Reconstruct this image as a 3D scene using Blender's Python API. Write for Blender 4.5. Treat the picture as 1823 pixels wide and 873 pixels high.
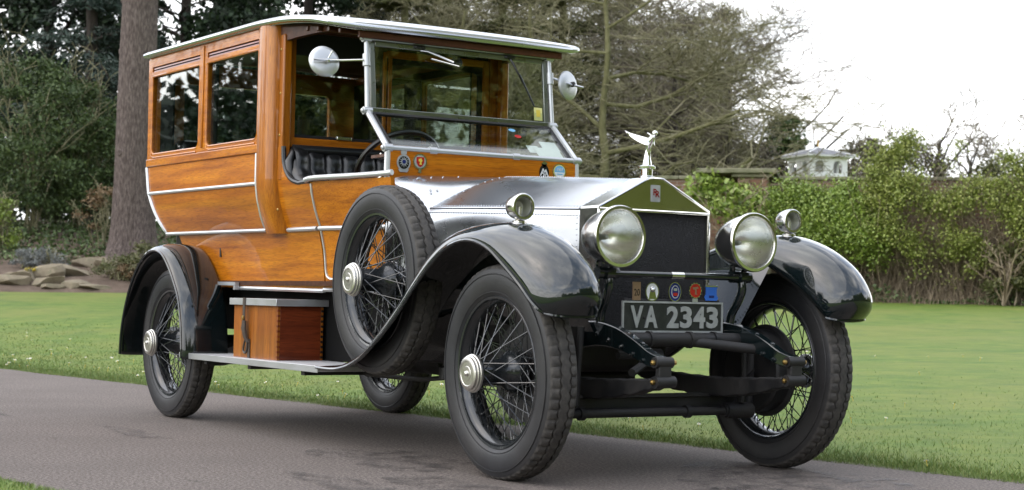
import bpy, math, random
import numpy as np
from mathutils import Vector, Matrix
from mathutils.geometry import tessellate_polygon

for _o in list(bpy.data.objects):
    bpy.data.objects.remove(_o, do_unlink=True)
scene = bpy.context.scene
COL = scene.collection
R = math.radians

# ------------------------------------------------------------------ camera
CAM = Vector((5.821, -4.374, 0.730))
cam_data = bpy.data.cameras.new('camera')
cam = bpy.data.objects.new('camera', cam_data)
COL.objects.link(cam)
_yaw, _pitch, _roll = R(147.795), R(1.691), R(1.148)
_f = Vector((math.cos(_yaw) * math.cos(_pitch), math.sin(_yaw) * math.cos(_pitch), math.sin(_pitch)))
_r = Vector((math.sin(_yaw), -math.cos(_yaw), 0))
_u = _r.cross(_f)
_r2 = _r * math.cos(_roll) + _u * math.sin(_roll)
_u2 = -_r * math.sin(_roll) + _u * math.cos(_roll)
cam.matrix_world = Matrix(((_r2.x, _u2.x, -_f.x, CAM.x), (_r2.y, _u2.y, -_f.y, CAM.y), (_r2.z, _u2.z, -_f.z, CAM.z), (0, 0, 0, 1)))
cam_data.sensor_width = 36.0
cam_data.lens = 36.0 * 3019.9 / 1823.0
cam_data.shift_y = 6.27 / 1823.0
cam_data.clip_end = 2000
cam_data.dof.use_dof = True          # far trees a touch soft, as in the photograph
cam_data.dof.focus_distance = 8.2
cam_data.dof.aperture_fstop = 5.6
scene.camera = cam
scene.render.resolution_x, scene.render.resolution_y = 1024, 490

# ------------------------------------------------------------------ sky and sun
SUN_AZ, SUN_EL = R(-112), R(48)          # direction the sunlight comes from
world = bpy.data.worlds.new('World')
scene.world = world
world.use_nodes = True
wn, wl = world.node_tree.nodes, world.node_tree.links
wn.clear()
w_out = wn.new('ShaderNodeOutputWorld')
w_bg = wn.new('ShaderNodeBackground')
w_bg.inputs['Strength'].default_value = 0.15
w_sky = wn.new('ShaderNodeTexSky')
w_sky.sky_type = 'NISHITA'
w_sky.sun_disc = False
w_sky.sun_elevation = SUN_EL
w_sky.sun_rotation = math.pi / 2 - SUN_AZ
w_sky.air_density, w_sky.dust_density = 1.0, 1.5
w_tc = wn.new('ShaderNodeTexCoord')
# broken cloud on a flat layer: gaps of blue overhead, closing to white haze towards the horizon
w_sep = wn.new('ShaderNodeSeparateXYZ')
w_add = wn.new('ShaderNodeMath')
w_add.operation = 'ADD'
w_add.inputs[1].default_value = 0.22
w_abs = wn.new('ShaderNodeMath')
w_abs.operation = 'ABSOLUTE'
w_map = wn.new('ShaderNodeVectorMath')
w_map.operation = 'DIVIDE'
w_cmb = wn.new('ShaderNodeCombineXYZ')
w_haze = wn.new('ShaderNodeMapRange')
w_haze.interpolation_type = 'SMOOTHSTEP'
w_haze.inputs['From Min'].default_value = 0.10
w_haze.inputs['From Max'].default_value = 0.55
w_haze.inputs['To Min'].default_value = 1.0
w_haze.inputs['To Max'].default_value = 0.0
w_max = wn.new('ShaderNodeMath')
w_max.operation = 'MAXIMUM'
w_noise = wn.new('ShaderNodeTexNoise')
w_noise.inputs['Scale'].default_value = 2.1
w_noise.inputs['Detail'].default_value = 7
w_noise.inputs['Roughness'].default_value = 0.55
w_ramp = wn.new('ShaderNodeValToRGB')
w_ramp.color_ramp.elements[0].position = 0.42
w_ramp.color_ramp.elements[0].color = (0.22, 0.22, 0.22, 1)
w_ramp.color_ramp.elements[1].position = 0.64
w_ramp.color_ramp.elements[1].color = (1, 1, 1, 1)
w_cn = wn.new('ShaderNodeTexNoise')
w_cn.inputs['Scale'].default_value = 3.3
w_cn.inputs['Detail'].default_value = 5
w_cr = wn.new('ShaderNodeValToRGB')
w_cr.color_ramp.elements[0].position = 0.3
w_cr.color_ramp.elements[0].color = (4.6, 4.75, 4.95, 1)
w_cr.color_ramp.elements[1].position = 0.68
w_cr.color_ramp.elements[1].color = (9.4, 9.4, 9.4, 1)
w_mix = wn.new('ShaderNodeMix')
w_mix.data_type = 'RGBA'
wl.new(w_tc.outputs['Generated'], w_sep.inputs['Vector'])
wl.new(w_sep.outputs['Z'], w_abs.inputs[0])
wl.new(w_abs.outputs['Value'], w_add.inputs[0])
for _k in 'XYZ':
    wl.new(w_add.outputs['Value'], w_cmb.inputs[_k])
wl.new(w_tc.outputs['Generated'], w_map.inputs[0])
wl.new(w_cmb.outputs['Vector'], w_map.inputs[1])
wl.new(w_abs.outputs['Value'], w_haze.inputs['Value'])
wl.new(w_map.outputs['Vector'], w_noise.inputs['Vector'])
wl.new(w_map.outputs['Vector'], w_cn.inputs['Vector'])
wl.new(w_noise.outputs['Fac'], w_ramp.inputs['Fac'])
wl.new(w_cn.outputs['Fac'], w_cr.inputs['Fac'])
wl.new(w_ramp.outputs['Color'], w_max.inputs[0])
wl.new(w_haze.outputs['Result'], w_max.inputs[1])
wl.new(w_max.outputs['Value'], w_mix.inputs['Factor'])
wl.new(w_sky.outputs['Color'], w_mix.inputs['A'])
wl.new(w_cr.outputs['Color'], w_mix.inputs['B'])
wl.new(w_mix.outputs['Result'], w_bg.inputs['Color'])
wl.new(w_bg.outputs['Background'], w_out.inputs['Surface'])

sun_data = bpy.data.lights.new('sun', 'SUN')
sun_data.energy = 1.1
sun_data.angle = R(120)
sun_data.color = (1.0, 0.96, 0.89)
sun = bpy.data.objects.new('sun', sun_data)
COL.objects.link(sun)
_d = Vector((math.cos(SUN_EL) * math.cos(SUN_AZ), math.cos(SUN_EL) * math.sin(SUN_AZ), math.sin(SUN_EL)))
sun.rotation_euler = _d.to_track_quat('Z', 'Y').to_euler()
sun.location = (0, 0, 30)

scene.view_settings.view_transform = 'Standard'
scene.view_settings.look = 'None'
scene.view_settings.exposure = 1.2
scene.view_settings.gamma = 1
scene.view_settings.use_curve_mapping = False
try:
    scene.cycles.max_bounces = 8
    scene.cycles.transparent_max_bounces = 16
    scene.cycles.caustics_reflective = False
    scene.cycles.caustics_refractive = False
    scene.cycles.sample_clamp_indirect = 6.0
except Exception:
    pass

# ------------------------------------------------------------------ materials
MATS = {}


class NT:
    """small node-tree writer"""
    def __init__(self, name):
        self.m = bpy.data.materials.new(name)
        self.m.use_nodes = True
        self.t = self.m.node_tree
        self.b = self.t.nodes['Principled BSDF']
        self.tc = None
        MATS[name] = self.m

    def node(self, typ, **kw):
        n = self.t.nodes.new(typ)
        for k, v in kw.items():
            if k.startswith('_'):
                setattr(n, k[1:], v)
            else:
                n.inputs[k.replace('__', ' ')].default_value = v
        return n

    def link(self, a, b):
        self.t.links.new(a, b)

    def coord(self, scale=(1, 1, 1), kind='Object'):
        if self.tc is None:
            self.tc = self.node('ShaderNodeTexCoord')
        mp = self.node('ShaderNodeMapping')
        mp.inputs['Scale'].default_value = scale
        self.link(self.tc.outputs[kind], mp.inputs['Vector'])
        return mp.outputs['Vector']

    def noise(self, vec, scale, detail=4, rough=0.5):
        n = self.node('ShaderNodeTexNoise', Scale=scale, Detail=detail, Roughness=rough)
        if vec is not None:
            self.link(vec, n.inputs['Vector'])
        return n.outputs['Fac']

    def ramp(self, fac, stops):
        n = self.node('ShaderNodeValToRGB')
        cr = n.color_ramp
        while len(cr.elements) < len(stops):
            cr.elements.new(0.5)
        for e, (p, c) in zip(cr.elements, stops):
            e.position = p
            e.color = (c[0], c[1], c[2], 1) if hasattr(c, '__len__') else (c, c, c, 1)
        self.link(fac, n.inputs['Fac'])
        return n.outputs['Color']

    def mix(self, fac, a, b, blend='MIX'):
        n = self.node('ShaderNodeMix')
        n.data_type = 'RGBA'
        n.blend_type = blend
        for s, v in (('Factor', fac), ('A', a), ('B', b)):
            if hasattr(v, 'is_linked') or hasattr(v, 'links'):
                self.link(v, n.inputs[s])
            elif s == 'Factor':
                n.inputs[0].default_value = v
            else:
                n.inputs[s].default_value = (v[0], v[1], v[2], 1)
        return n.outputs['Result']

    def bump(self, h, strength=0.3, dist=0.01):
        n = self.node('ShaderNodeBump', Strength=strength, Distance=dist)
        self.link(h, n.inputs['Height'])
        self.link(n.outputs['Normal'], self.b.inputs['Normal'])
        return n

    def set(self, **kw):
        for k, v in kw.items():
            s = self.b.inputs[k.replace('__', ' ')]
            if hasattr(v, 'links'):
                self.link(v, s)
            elif hasattr(v, '__len__') and len(v) == 3:
                s.default_value = (v[0], v[1], v[2], 1)
            else:
                s.default_value = v
        return self

    def objrand(self):
        return self.node('ShaderNodeObjectInfo').outputs['Random']


def wood(name, dark, mid, light, axis='x', coat=0.6, rough=0.45):
    n = NT(name)
    sc = {'x': (0.9, 16, 16), 'z': (16, 16, 0.9), 'y': (16, 0.9, 16)}[axis]
    v = n.coord(sc)
    g = n.noise(v, 1.6, 6, 0.62)
    c = n.ramp(g, [(0.28, dark), (0.5, mid), (0.72, light)])
    v2 = n.coord((0.7, 2.2, 2.2) if axis == 'x' else (2.2, 2.2, 0.7))
    big = n.noise(v2, 1.3, 3)
    c2 = n.mix(n.ramp(big, [(0.3, 0.0), (0.7, 0.85)]), c, n.ramp(g, [(0.25, [q * 0.62 for q in dark]), (0.75, mid)]))
    v3 = n.coord(tuple(6 * q for q in sc))
    pores = n.noise(v3, 3.0, 2)
    c2 = n.mix(n.ramp(n.objrand(), [(0.0, 0.0), (1.0, 0.30)]), c2, [q * 0.75 for q in dark])
    c3 = n.mix(n.ramp(pores, [(0.36, 0.45), (0.5, 0.0)]), c2, [q * 0.45 for q in dark])
    n.set(Base__Color=c3, Roughness=rough, Coat__Weight=coat, Coat__Roughness=0.05)
    n.set(Specular__IOR__Level=0.2)
    wv = n.coord((1, 1, 1))
    bmp = n.noise(wv, 5.0, 2)
    nb = n.node('ShaderNodeBump', Strength=0.10, Distance=0.02)
    n.link(bmp, nb.inputs['Height'])
    n.link(nb.outputs['Normal'], n.b.inputs['Normal'])
    n.link(nb.outputs['Normal'], n.b.inputs['Coat Normal'])
    return n.m


wood('oak_x', (0.27, 0.066, 0.002), (0.53, 0.166, 0.004), (0.68, 0.262, 0.008), 'x')
wood('oak_z', (0.28, 0.074, 0.003), (0.50, 0.165, 0.006), (0.63, 0.250, 0.014), 'z')
wood('oak_y', (0.30, 0.075, 0.002), (0.58, 0.180, 0.004), (0.68, 0.260, 0.010), 'y')
wood('mahogany', (0.11, 0.020, 0.005), (0.21, 0.042, 0.009), (0.29, 0.070, 0.014), 'x', 0.4)
wood('box_wood_shaded', (0.085, 0.015, 0.004), (0.165, 0.030, 0.008), (0.23, 0.050, 0.012), 'y', 0.4)  # darker copy of the box wood: shade painted into the short faces
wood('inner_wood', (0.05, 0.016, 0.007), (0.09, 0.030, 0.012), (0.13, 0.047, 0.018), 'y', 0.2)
wood('slat_wood', (0.16, 0.035, 0.018), (0.24, 0.06, 0.03), (0.33, 0.10, 0.05), 'x', 0.5)
wood('box_wood_lit', (0.18, 0.052, 0.005), (0.32, 0.098, 0.009), (0.41, 0.15, 0.016), 'z', 0.35)  # brighter copy of the box wood: light painted into the long faces


def metal(name, col, rough, bumpy=0.0, scale=8.0, streak=None):
    n = NT(name)
    v = n.coord(streak or (1, 1, 1))
    f = n.noise(v, scale, 5, 0.6)
    n.set(Base__Color=n.mix(n.ramp(f, [(0.35, 0.0), (0.7, 0.35)]), col, [q * 0.8 for q in col]), Metallic=1.0,
          Roughness=n.ramp(f, [(0.3, rough * 0.8), (0.75, rough * 1.35)]))
    if bumpy:
        n.bump(n.noise(n.coord((1, 1, 1)), scale * 0.5, 2), bumpy, 0.02)
    return n.m


metal('aluminium', (0.49, 0.51, 0.54), 0.24, 0.0, 2.0)
metal('trim', (0.54, 0.55, 0.56), 0.36, 0.0, 8.0)
MATS['trim'].node_tree.nodes['Principled BSDF'].inputs['Metallic'].default_value = 0.72
metal('hub_nickel', (0.60, 0.58, 0.54), 0.34)
metal('nickel', (0.66, 0.645, 0.61), 0.19, 0.0, 9.0)
metal('chrome', (0.78, 0.78, 0.76), 0.09)
metal('shell', (0.72, 0.71, 0.66), 0.14)
metal('reflector', (0.88, 0.88, 0.87), 0.26)
metal('frosted', (0.50, 0.50, 0.47), 0.45)
metal('gunmetal', (0.26, 0.27, 0.25), 0.28)
metal('board_metal', (0.62, 0.63, 0.65), 0.5, 0.0, 10.0)
MATS['board_metal'].node_tree.nodes['Principled BSDF'].inputs['Metallic'].default_value = 0.6
metal('brass', (0.45, 0.30, 0.10), 0.35)

n = NT('coach_paint')
sm = n.noise(n.coord(), 3.5, 6, 0.6)
n.set(Base__Color=n.ramp(sm, [(0.5, (0.0045, 0.0085, 0.0095)), (0.75, (0.012, 0.014, 0.014))]), Roughness=n.ramp(sm, [(0.40, 0.035), (0.72, 0.16)]), Coat__Weight=0.6, Coat__Roughness=0.02)
n.set(Specular__IOR__Level=0.5)
nb_ = n.noise(n.coord(), 7, 2)
n.bump(nb_, 0.05, 0.01)
n = NT('chassis_black')
sm = n.noise(n.coord(), 9, 6, 0.65)
n.set(Base__Color=n.ramp(sm, [(0.4, (0.006, 0.006, 0.007)), (0.7, (0.024, 0.021, 0.019))]), Roughness=n.ramp(sm, [(0.3, 0.42), (0.7, 0.8)]))
n = NT('shadow_black')  # deeper than the chassis black, stands in for shade behind the running board
n.set(Base__Color=(0.006, 0.006, 0.006), Roughness=0.95)
n.set(Specular__IOR__Level=0.15)
n = NT('wheel_black')
n.set(Base__Color=(0.011, 0.013, 0.015), Roughness=0.22, Coat__Weight=0.5)
n = NT('rubber')
sm = n.noise(n.coord(), 14, 7, 0.7)
sb = n.noise(n.coord(), 2.5, 3)
rc = n.ramp(sm, [(0.3, (0.008, 0.008, 0.0095)), (0.7, (0.019, 0.020, 0.023))])
n.set(Base__Color=n.mix(n.ramp(sb, [(0.4, 0.0), (0.7, 0.6)]), rc, (0.040, 0.037, 0.035)), Roughness=0.50)
n.set(Specular__IOR__Level=0.42)
n.bump(sm, 0.15, 0.003)
n = NT('tread_rubber')
sm = n.noise(n.coord(), 25, 6, 0.7)
n.set(Base__Color=n.ramp(sm, [(0.3, (0.016, 0.015, 0.015)), (0.7, (0.082, 0.074, 0.066))]), Roughness=0.85)
n.bump(sm, 0.3, 0.003)
n = NT('leather')
sm = n.noise(n.coord(), 60, 4)
n.set(Base__Color=(0.012, 0.012, 0.013), Roughness=0.30)
n.bump(sm, 0.15, 0.002)
n = NT('dark_cloth')
n.set(Base__Color=(0.012, 0.012, 0.014), Roughness=0.9)
n = NT('roof_lining')
n.set(Base__Color=(0.06, 0.05, 0.04), Roughness=0.9)
n = NT('roof_paint')
sm = n.noise(n.coord(), 5, 5)
n.set(Base__Color=n.ramp(sm, [(0.3, (0.55, 0.55, 0.55)), (0.7, (0.70, 0.70, 0.70))]), Roughness=0.35, Metallic=0.5)
n = NT('core')
cv = n.coord((1, 1, 1))
bt = n.node('ShaderNodeTexVoronoi', Scale=190.0)
bt.feature = 'DISTANCE_TO_EDGE'
n.link(cv, bt.inputs['Vector'])
n.set(Base__Color=n.ramp(bt.outputs['Distance'], [(0.03, (0.030, 0.030, 0.033)), (0.22, (0.0035, 0.0035, 0.004))]), Roughness=0.55, Metallic=0.2)
n.bump(bt.outputs['Distance'], 1.0, 0.01)
n = NT('plate_black')
sm = n.noise(n.coord(), 25, 5)
n.set(Base__Color=n.ramp(sm, [(0.4, (0.012, 0.014, 0.013)), (0.75, (0.03, 0.032, 0.03))]), Roughness=0.5)
n = NT('plate_silver')
sm = n.noise(n.coord(), 30, 5)
n.set(Base__Color=n.ramp(sm, [(0.35, (0.33, 0.34, 0.34)), (0.7, (0.42, 0.43, 0.43))]), Roughness=0.5, Metallic=0.35)


def flat(name, col, rough=0.5, metallic=0.0):
    n = NT(name)
    f = n.noise(n.coord(), 20, 4)
    n.set(Base__Color=n.mix(n.ramp(f, [(0.35, 0.0), (0.75, 0.4)]), col, [q * 0.75 for q in col]), Roughness=rough, Metallic=metallic)
    return n.m


flat('enamel_red', (0.42, 0.022, 0.018), 0.25)
flat('enamel_crimson', (0.22, 0.012, 0.014), 0.25)
flat('enamel_blue', (0.035, 0.14, 0.55), 0.25)
flat('enamel_navy', (0.015, 0.025, 0.14), 0.25)
flat('enamel_sky', (0.20, 0.45, 0.68), 0.25)
flat('enamel_white', (0.75, 0.76, 0.76), 0.25)
flat('enamel_black', (0.012, 0.012, 0.013), 0.25)
flat('bronze_badge', (0.34, 0.22, 0.15), 0.35, 0.5)
flat('badge_yellow', (0.70, 0.55, 0.08), 0.35)
flat('off_white', (0.78, 0.77, 0.74), 0.7)
flat('yellow_paper', (0.72, 0.68, 0.28), 0.7)
flat('strap_leather', (0.045, 0.032, 0.024), 0.5)
flat('ebony', (0.010, 0.009, 0.009), 0.3)


def glass(name, tint, refl=1.0):
    n = NT(name)
    t = n.t
    t.nodes.remove(n.b)
    out = [q for q in t.nodes if q.type == 'OUTPUT_MATERIAL'][0]
    tr = n.node('ShaderNodeBsdfTransparent')
    tr.inputs['Color'].default_value = (*tint, 1)
    gl = n.node('ShaderNodeBsdfGlossy')
    gl.inputs['Roughness'].default_value = 0.012
    gl.inputs['Color'].default_value = (refl, refl, refl, 1)
    lw = n.node('ShaderNodeLayerWeight', Blend=0.5)      # facing term is the same from either side of a thin pane
    pw = n.node('ShaderNodeMath', _operation='POWER')
    pw.inputs[1].default_value = 5.0
    n.link(lw.outputs['Facing'], pw.inputs[0])
    ma = n.node('ShaderNodeMath', _operation='MULTIPLY_ADD')
    ma.inputs[1].default_value = 0.955
    ma.inputs[2].default_value = 0.045
    n.link(pw.outputs['Value'], ma.inputs[0])
    mx = n.node('ShaderNodeMixShader')
    n.link(ma.outputs['Value'], mx.inputs['Fac'])
    n.link(tr.outputs['BSDF'], mx.inputs[1])
    n.link(gl.outputs['BSDF'], mx.inputs[2])
    n.link(mx.outputs['Shader'], out.inputs['Surface'])
    return n.m


glass('window_glass', (0.86, 0.90, 0.88))
glass('lens_glass', (0.95, 0.95, 0.92))

# ------------------------------------------------------------------ mesh builder


class MB:
    def __init__(self):
        self.v, self.f, self.mi = [], [], []

    def add(self, verts, faces, mi=0):
        b = len(self.v)
        self.v += [tuple(p) for p in verts]
        self.f += [tuple(b + i for i in f) for f in faces]
        self.mi += [mi] * len(faces)
        return self

    def box(self, x0, x1, y0, y1, z0, z1, mi=0):
        v = [(x, y, z) for z in (z0, z1) for y in (y0, y1) for x in (x0, x1)]
        return self.add(v, [(0, 2, 3, 1), (4, 5, 7, 6), (0, 1, 5, 4), (2, 6, 7, 3), (0, 4, 6, 2), (1, 3, 7, 5)], mi)

    def obox(self, c, ax, ay, az, mi=0):
        """box from centre and three half-axis vectors"""
        c, ax, ay, az = Vector(c), Vector(ax), Vector(ay), Vector(az)
        v = [c + sx * ax + sy * ay + sz * az for sz in (-1, 1) for sy in (-1, 1) for sx in (-1, 1)]
        return self.add(v, [(0, 2, 3, 1), (4, 5, 7, 6), (0, 1, 5, 4), (2, 6, 7, 3), (0, 4, 6, 2), (1, 3, 7, 5)], mi)

    def tube(self, pts, r, n=8, closed=False, cap=True, mi=0, flat_y=1.0):
        pts = [Vector(p) for p in pts]
        m = len(pts)
        rs = r if hasattr(r, '__len__') else [r] * m
        verts, faces = [], []
        ref = None
        for i, p in enumerate(pts):
            a = pts[(i - 1) % m] if (closed or i > 0) else p
            b = pts[(i + 1) % m] if (closed or i < m - 1) else p
            t = (b - a).normalized()
            if ref is None:
                ref = Vector((0, 0, 1)) if abs(t.z) < 0.9 else Vector((1, 0, 0))
            s = t.cross(ref).normalized()
            ref = s.cross(t).normalized()
            for k in range(n):
                q = 2 * math.pi * k / n
                verts.append(p + s * math.cos(q) * rs[i] * flat_y + ref * math.sin(q) * rs[i])
        mm = m if closed else m - 1
        for i in range(mm):
            j = (i + 1) % m
            for k in range(n):
                l = (k + 1) % n
                faces.append((i * n + k, i * n + l, j * n + l, j * n + k))
        if cap and not closed:
            faces.append(tuple(range(n))[::-1])
            faces.append(tuple((m - 1) * n + k for k in range(n)))
        return self.add(verts, faces, mi)

    def lathe(self, prof, o, axis, n=32, closed=False, mi=0):
        """prof: list of (along, radius)"""
        o, axis = Vector(o), Vector(axis).normalized()
        ref = Vector((0, 0, 1)) if abs(axis.z) < 0.9 else Vector((1, 0, 0))
        s = axis.cross(ref).normalized()
        u = s.cross(axis).normalized()
        verts, faces = [], []
        for a, r in prof:
            for k in range(n):
                q = 2 * math.pi * k / n
                verts.append(o + axis * a + (s * math.cos(q) + u * math.sin(q)) * max(r, 1e-5))
        m = len(prof)
        for i in range(m if closed else m - 1):
            j = (i + 1) % m
            for k in range(n):
                l = (k + 1) % n
                faces.append((i * n + k, j * n + k, j * n + l, i * n + l))
        return self.add(verts, faces, mi)

    def loft(self, rows, close_u=False, mi=0, flip=False):
        """rows of equal length point lists"""
        n = len(rows[0])
        verts = [p for r in rows for p in r]
        faces = []
        for i in range(len(rows) - 1):
            for k in range(n if close_u else n - 1):
                l = (k + 1) % n
                q = (i * n + k, i * n + l, (i + 1) * n + l, (i + 1) * n + k)
                faces.append(q[::-1] if flip else q)
        return self.add(verts, faces, mi)

    def plate(self, outer, holes, w0, w1, fn, mi=0):
        """flat plate (u,v) with holes, thickness w0..w1, fn maps (u,v,w) to a point"""
        loops = [outer] + list(holes)
        tris = tessellate_polygon([[Vector((p[0], p[1], 0)) for p in l] for l in loops])
        allp = [p for l in loops for p in l]
        m = len(allp)
        verts = [fn(p[0], p[1], w0) for p in allp] + [fn(p[0], p[1], w1) for p in allp]
        faces = [tuple(t) for t in tris] + [tuple(i + m for i in t[::-1]) for t in tris]
        b = 0
        for l in loops:
            for i in range(len(l)):
                j = (i + 1) % len(l)
                faces.append((b + i, b + j, b + j + m, b + i + m))
            b += len(l)
        return self.add(verts, faces, mi)

    def xform(self, fn, start=0):
        self.v[start:] = [tuple(fn(*p)) for p in self.v[start:]]
        return self

    def mirror(self):
        o = MB()
        o.v = [(x, -y, z) for x, y, z in self.v]
        o.f = [f[::-1] for f in self.f]
        o.mi = list(self.mi)
        return o

    def mesh(self, name, mats, smooth=40):
        me = bpy.data.meshes.new(name)
        me.from_pydata(self.v, [], self.f)
        for mt in (mats if isinstance(mats, (list, tuple)) else [mats]):
            me.materials.append(MATS[mt])
        if any(self.mi):
            me.polygons.foreach_set('material_index', self.mi)
        me.update()
        import bmesh
        bm = bmesh.new()
        bm.from_mesh(me)
        bmesh.ops.recalc_face_normals(bm, faces=bm.faces)
        bm.to_mesh(me)
        bm.free()
        if smooth:
            me.shade_smooth()
            me.set_sharp_from_angle(angle=R(smooth))
        return me

    def build(self, name, mats, parent=None, smooth=40, bevel=0, loc=None, rot=None, seg=2):
        o = bpy.data.objects.new(name, self.mesh(name, mats, smooth))
        COL.objects.link(o)
        if parent:
            o.parent = parent
        if loc is not None:
            o.location = loc
        if rot is not None:
            o.rotation_euler = rot
        if bevel:
            b = o.modifiers.new('bevel', 'BEVEL')
            b.width = bevel
            b.segments = seg
            b.limit_method = 'ANGLE'
            b.angle_limit = R(35)
            b.use_clamp_overlap = True
        return o


def tag(o, label=None, cat=None, group=None, kind=None):
    if label:
        o['label'] = label
    if cat:
        o['category'] = cat
    if group:
        o['group'] = group
    if kind:
        o['kind'] = kind
    return o


def empty(name, loc=(0, 0, 0)):
    o = bpy.data.objects.new(name, None)
    o.location = loc
    o.empty_display_size = 0.2
    COL.objects.link(o)
    return o


def rrect(x0, x1, y0, y1, r, n=5, r2=None):
    """rounded rectangle loop; r2: radius of the lower corners"""
    r2 = r if r2 is None else r2
    out = []
    for cx, cy, a0, q in ((x1 - r, y1 - r, 0, r), (x0 + r, y1 - r, 90, r), (x0 + r2, y0 + r2, 180, r2), (x1 - r2, y0 + r2, 270, r2)):
        if q < 1e-6:
            out.append((cx, cy))
            continue
        for k in range(n + 1):
            a = R(a0 + 90 * k / n)
            out.append((cx + q * math.cos(a), cy + q * math.sin(a)))
    return out


def circle(cx, cy, rx, ry=None, n=28):
    ry = ry or rx
    return [(cx + rx * math.cos(2 * math.pi * k / n), cy + ry * math.sin(2 * math.pi * k / n)) for k in range(n)]


def spline(pts, n=8, closed=False):
    """Catmull-Rom through points"""
    P = [np.array(p, float) for p in pts]
    out = []
    m = len(P)
    for i in range(m if closed else m - 1):
        if closed:
            p0, p1, p2, p3 = P[(i - 1) % m], P[i], P[(i + 1) % m], P[(i + 2) % m]
        else:
            p0, p1, p2, p3 = P[max(i - 1, 0)], P[i], P[i + 1], P[min(i + 2, m - 1)]
        for k in range(n):
            t = k / n
            out.append(tuple(0.5 * (2 * p1 + (p2 - p0) * t + (2 * p0 - 5 * p1 + 4 * p2 - p3) * t * t + (3 * p1 - p0 - 3 * p2 + p3) * t ** 3)))
    if not closed:
        out.append(tuple(P[-1]))
    return out


def text_mb(txt, size, depth=0.003, bold=0.0):
    """lettering as mesh in the local XY plane, centred"""
    cu = bpy.data.curves.new('lettering', 'FONT')
    cu.body = txt
    cu.size = size
    cu.extrude = depth / 2
    cu.offset = bold
    cu.resolution_u = 3
    cu.align_x = 'CENTER'
    cu.align_y = 'CENTER'
    o = bpy.data.objects.new('lettering', cu)
    COL.objects.link(o)
    dg = bpy.context.evaluated_depsgraph_get()
    me = bpy.data.meshes.new_from_object(o.evaluated_get(dg))
    mb = MB()
    mb.add([tuple(v.co) for v in me.vertices], [tuple(p.vertices) for p in me.polygons])
    bpy.data.objects.remove(o, do_unlink=True)
    bpy.data.curves.remove(cu)
    bpy.data.meshes.remove(me)
    return mb
# ================================================================== THE PLACE
def spot(bearing, d, z=None):
    """point surveyed from the photographer's stand: compass bearing (degrees) and distance"""
    x, y = CAM.x + d * math.cos(R(bearing)), CAM.y + d * math.sin(R(bearing))
    return Vector((x, y, ground(x, y) if z is None else z))


PHI = math.atan(0.122)
ES, ET = (math.cos(PHI), math.sin(PHI)), (-math.sin(PHI), math.cos(PHI))


def sm(a, b, x):
    t = np.clip((x - a) / (b - a), 0, 1)
    return t * t * (3 - 2 * t)


def st_of(x, y):
    dx, dy = x, y - 1.16
    return dx * ES[0] + dy * ES[1], dx * ET[0] + dy * ET[1]


def xy_of(s, t):
    return s * ES[0] + t * ET[0], 1.16 + s * ES[1] + t * ET[1]


def lawn_z(x, y):
    s, t = st_of(x, y)
    tt = np.maximum(t, 0)
    z = 0.028 * np.minimum(tt, 26) + 0.006 * np.maximum(tt - 26, 0)
    z = z + 0.033 * np.clip(-x - 10, 0, 22) * sm(0.3, 5.0, t)
    z = z + 0.015 * np.sin(x * 0.7 + 1) * np.sin(y * 0.6) * sm(.5, 3, tt)
    edge = 0.022 * (sm(-0.02, 0.10, t) + sm(3.50, 3.62, -t))
    return z - 0.03 + edge + 0.012


def bank(x, y):
    d = np.hypot(x - CAM.x, y - CAM.y)
    b = np.degrees(np.arctan2(y - CAM.y, x - CAM.x)) % 360
    w = sm(153.5, 158.5, b) * (1 - sm(196, 206, b))
    h = np.interp(d, [0, 31.8, 32.6, 35, 36.5, 40, 48, 70, 400], [0, 0, .16, .47, .62, 1.05, 1.5, 2.0, 2.5])
    return w * h


def ground(x, y):
    return float(lawn_z(np.array(x), np.array(y)) + bank(np.array(x), np.array(y)))


# ---- materials of the place
n = NT('lawn')
v = n.coord()
a_ = n.noise(v, 0.55, 5, 0.6)
b_ = n.noise(v, 3.2, 6, 0.65)
c_ = n.noise(v, 60, 4, 0.7)
col = n.ramp(b_, [(0.28, (0.064, 0.118, 0.016)), (0.5, (0.106, 0.164, 0.024)), (0.72, (0.170, 0.210, 0.036))])
col = n.mix(n.ramp(a_, [(0.42, 0.0), (0.66, 0.75)]), col, (0.180, 0.192, 0.044))
d_ = n.noise(v, 1.4, 3, 0.5)
col = n.mix(n.ramp(d_, [(0.58, 0.0), (0.72, 0.6)]), col, (0.062, 0.118, 0.024))
col = n.mix(n.ramp(c_, [(0.32, 0.5), (0.55, 0.0)]), col, (0.060, 0.100, 0.020))
col = n.mix(n.ramp(c_, [(0.62, 0.0), (0.75, 0.5)]), col, (0.22, 0.25, 0.085))
n.set(Base__Color=col, Roughness=0.75)
n.set(Specular__IOR__Level=0.25)
n.bump(c_, 0.45, 0.02)
n = NT('grass_blade')
gi = n.node('ShaderNodeNewGeometry')
col = n.ramp(gi.outputs['Random Per Island'], [(0.0, (0.068, 0.122, 0.020)), (0.45, (0.112, 0.178, 0.030)), (0.8, (0.160, 0.225, 0.045)), (1.0, (0.28, 0.26, 0.10))])
n.set(Base__Color=col, Roughness=0.55)
n = NT('asphalt')
v = n.coord()
f1 = n.noise(v, 75, 6, 0.8)
f2 = n.noise(v, 1.1, 6, 0.6)
f3 = n.noise(n.coord((.5, 2.2, 1)), 1.6, 5, 0.65)
f4 = n.noise(v, 420, 2, 0.6)
col = n.ramp(f1, [(0.40, (0.074, 0.061, 0.054)), (0.50, (0.166, 0.140, 0.125)), (0.60, (0.320, 0.272, 0.242))])
col = n.mix(n.ramp(f2, [(0.40, 0.0), (0.68, 0.45)]), col, (0.122, 0.101, 0.090))
col = n.mix(n.ramp(f3, [(0.64, 0.0), (0.72, 0.6)]), col, (0.050, 0.044, 0.042))
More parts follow.
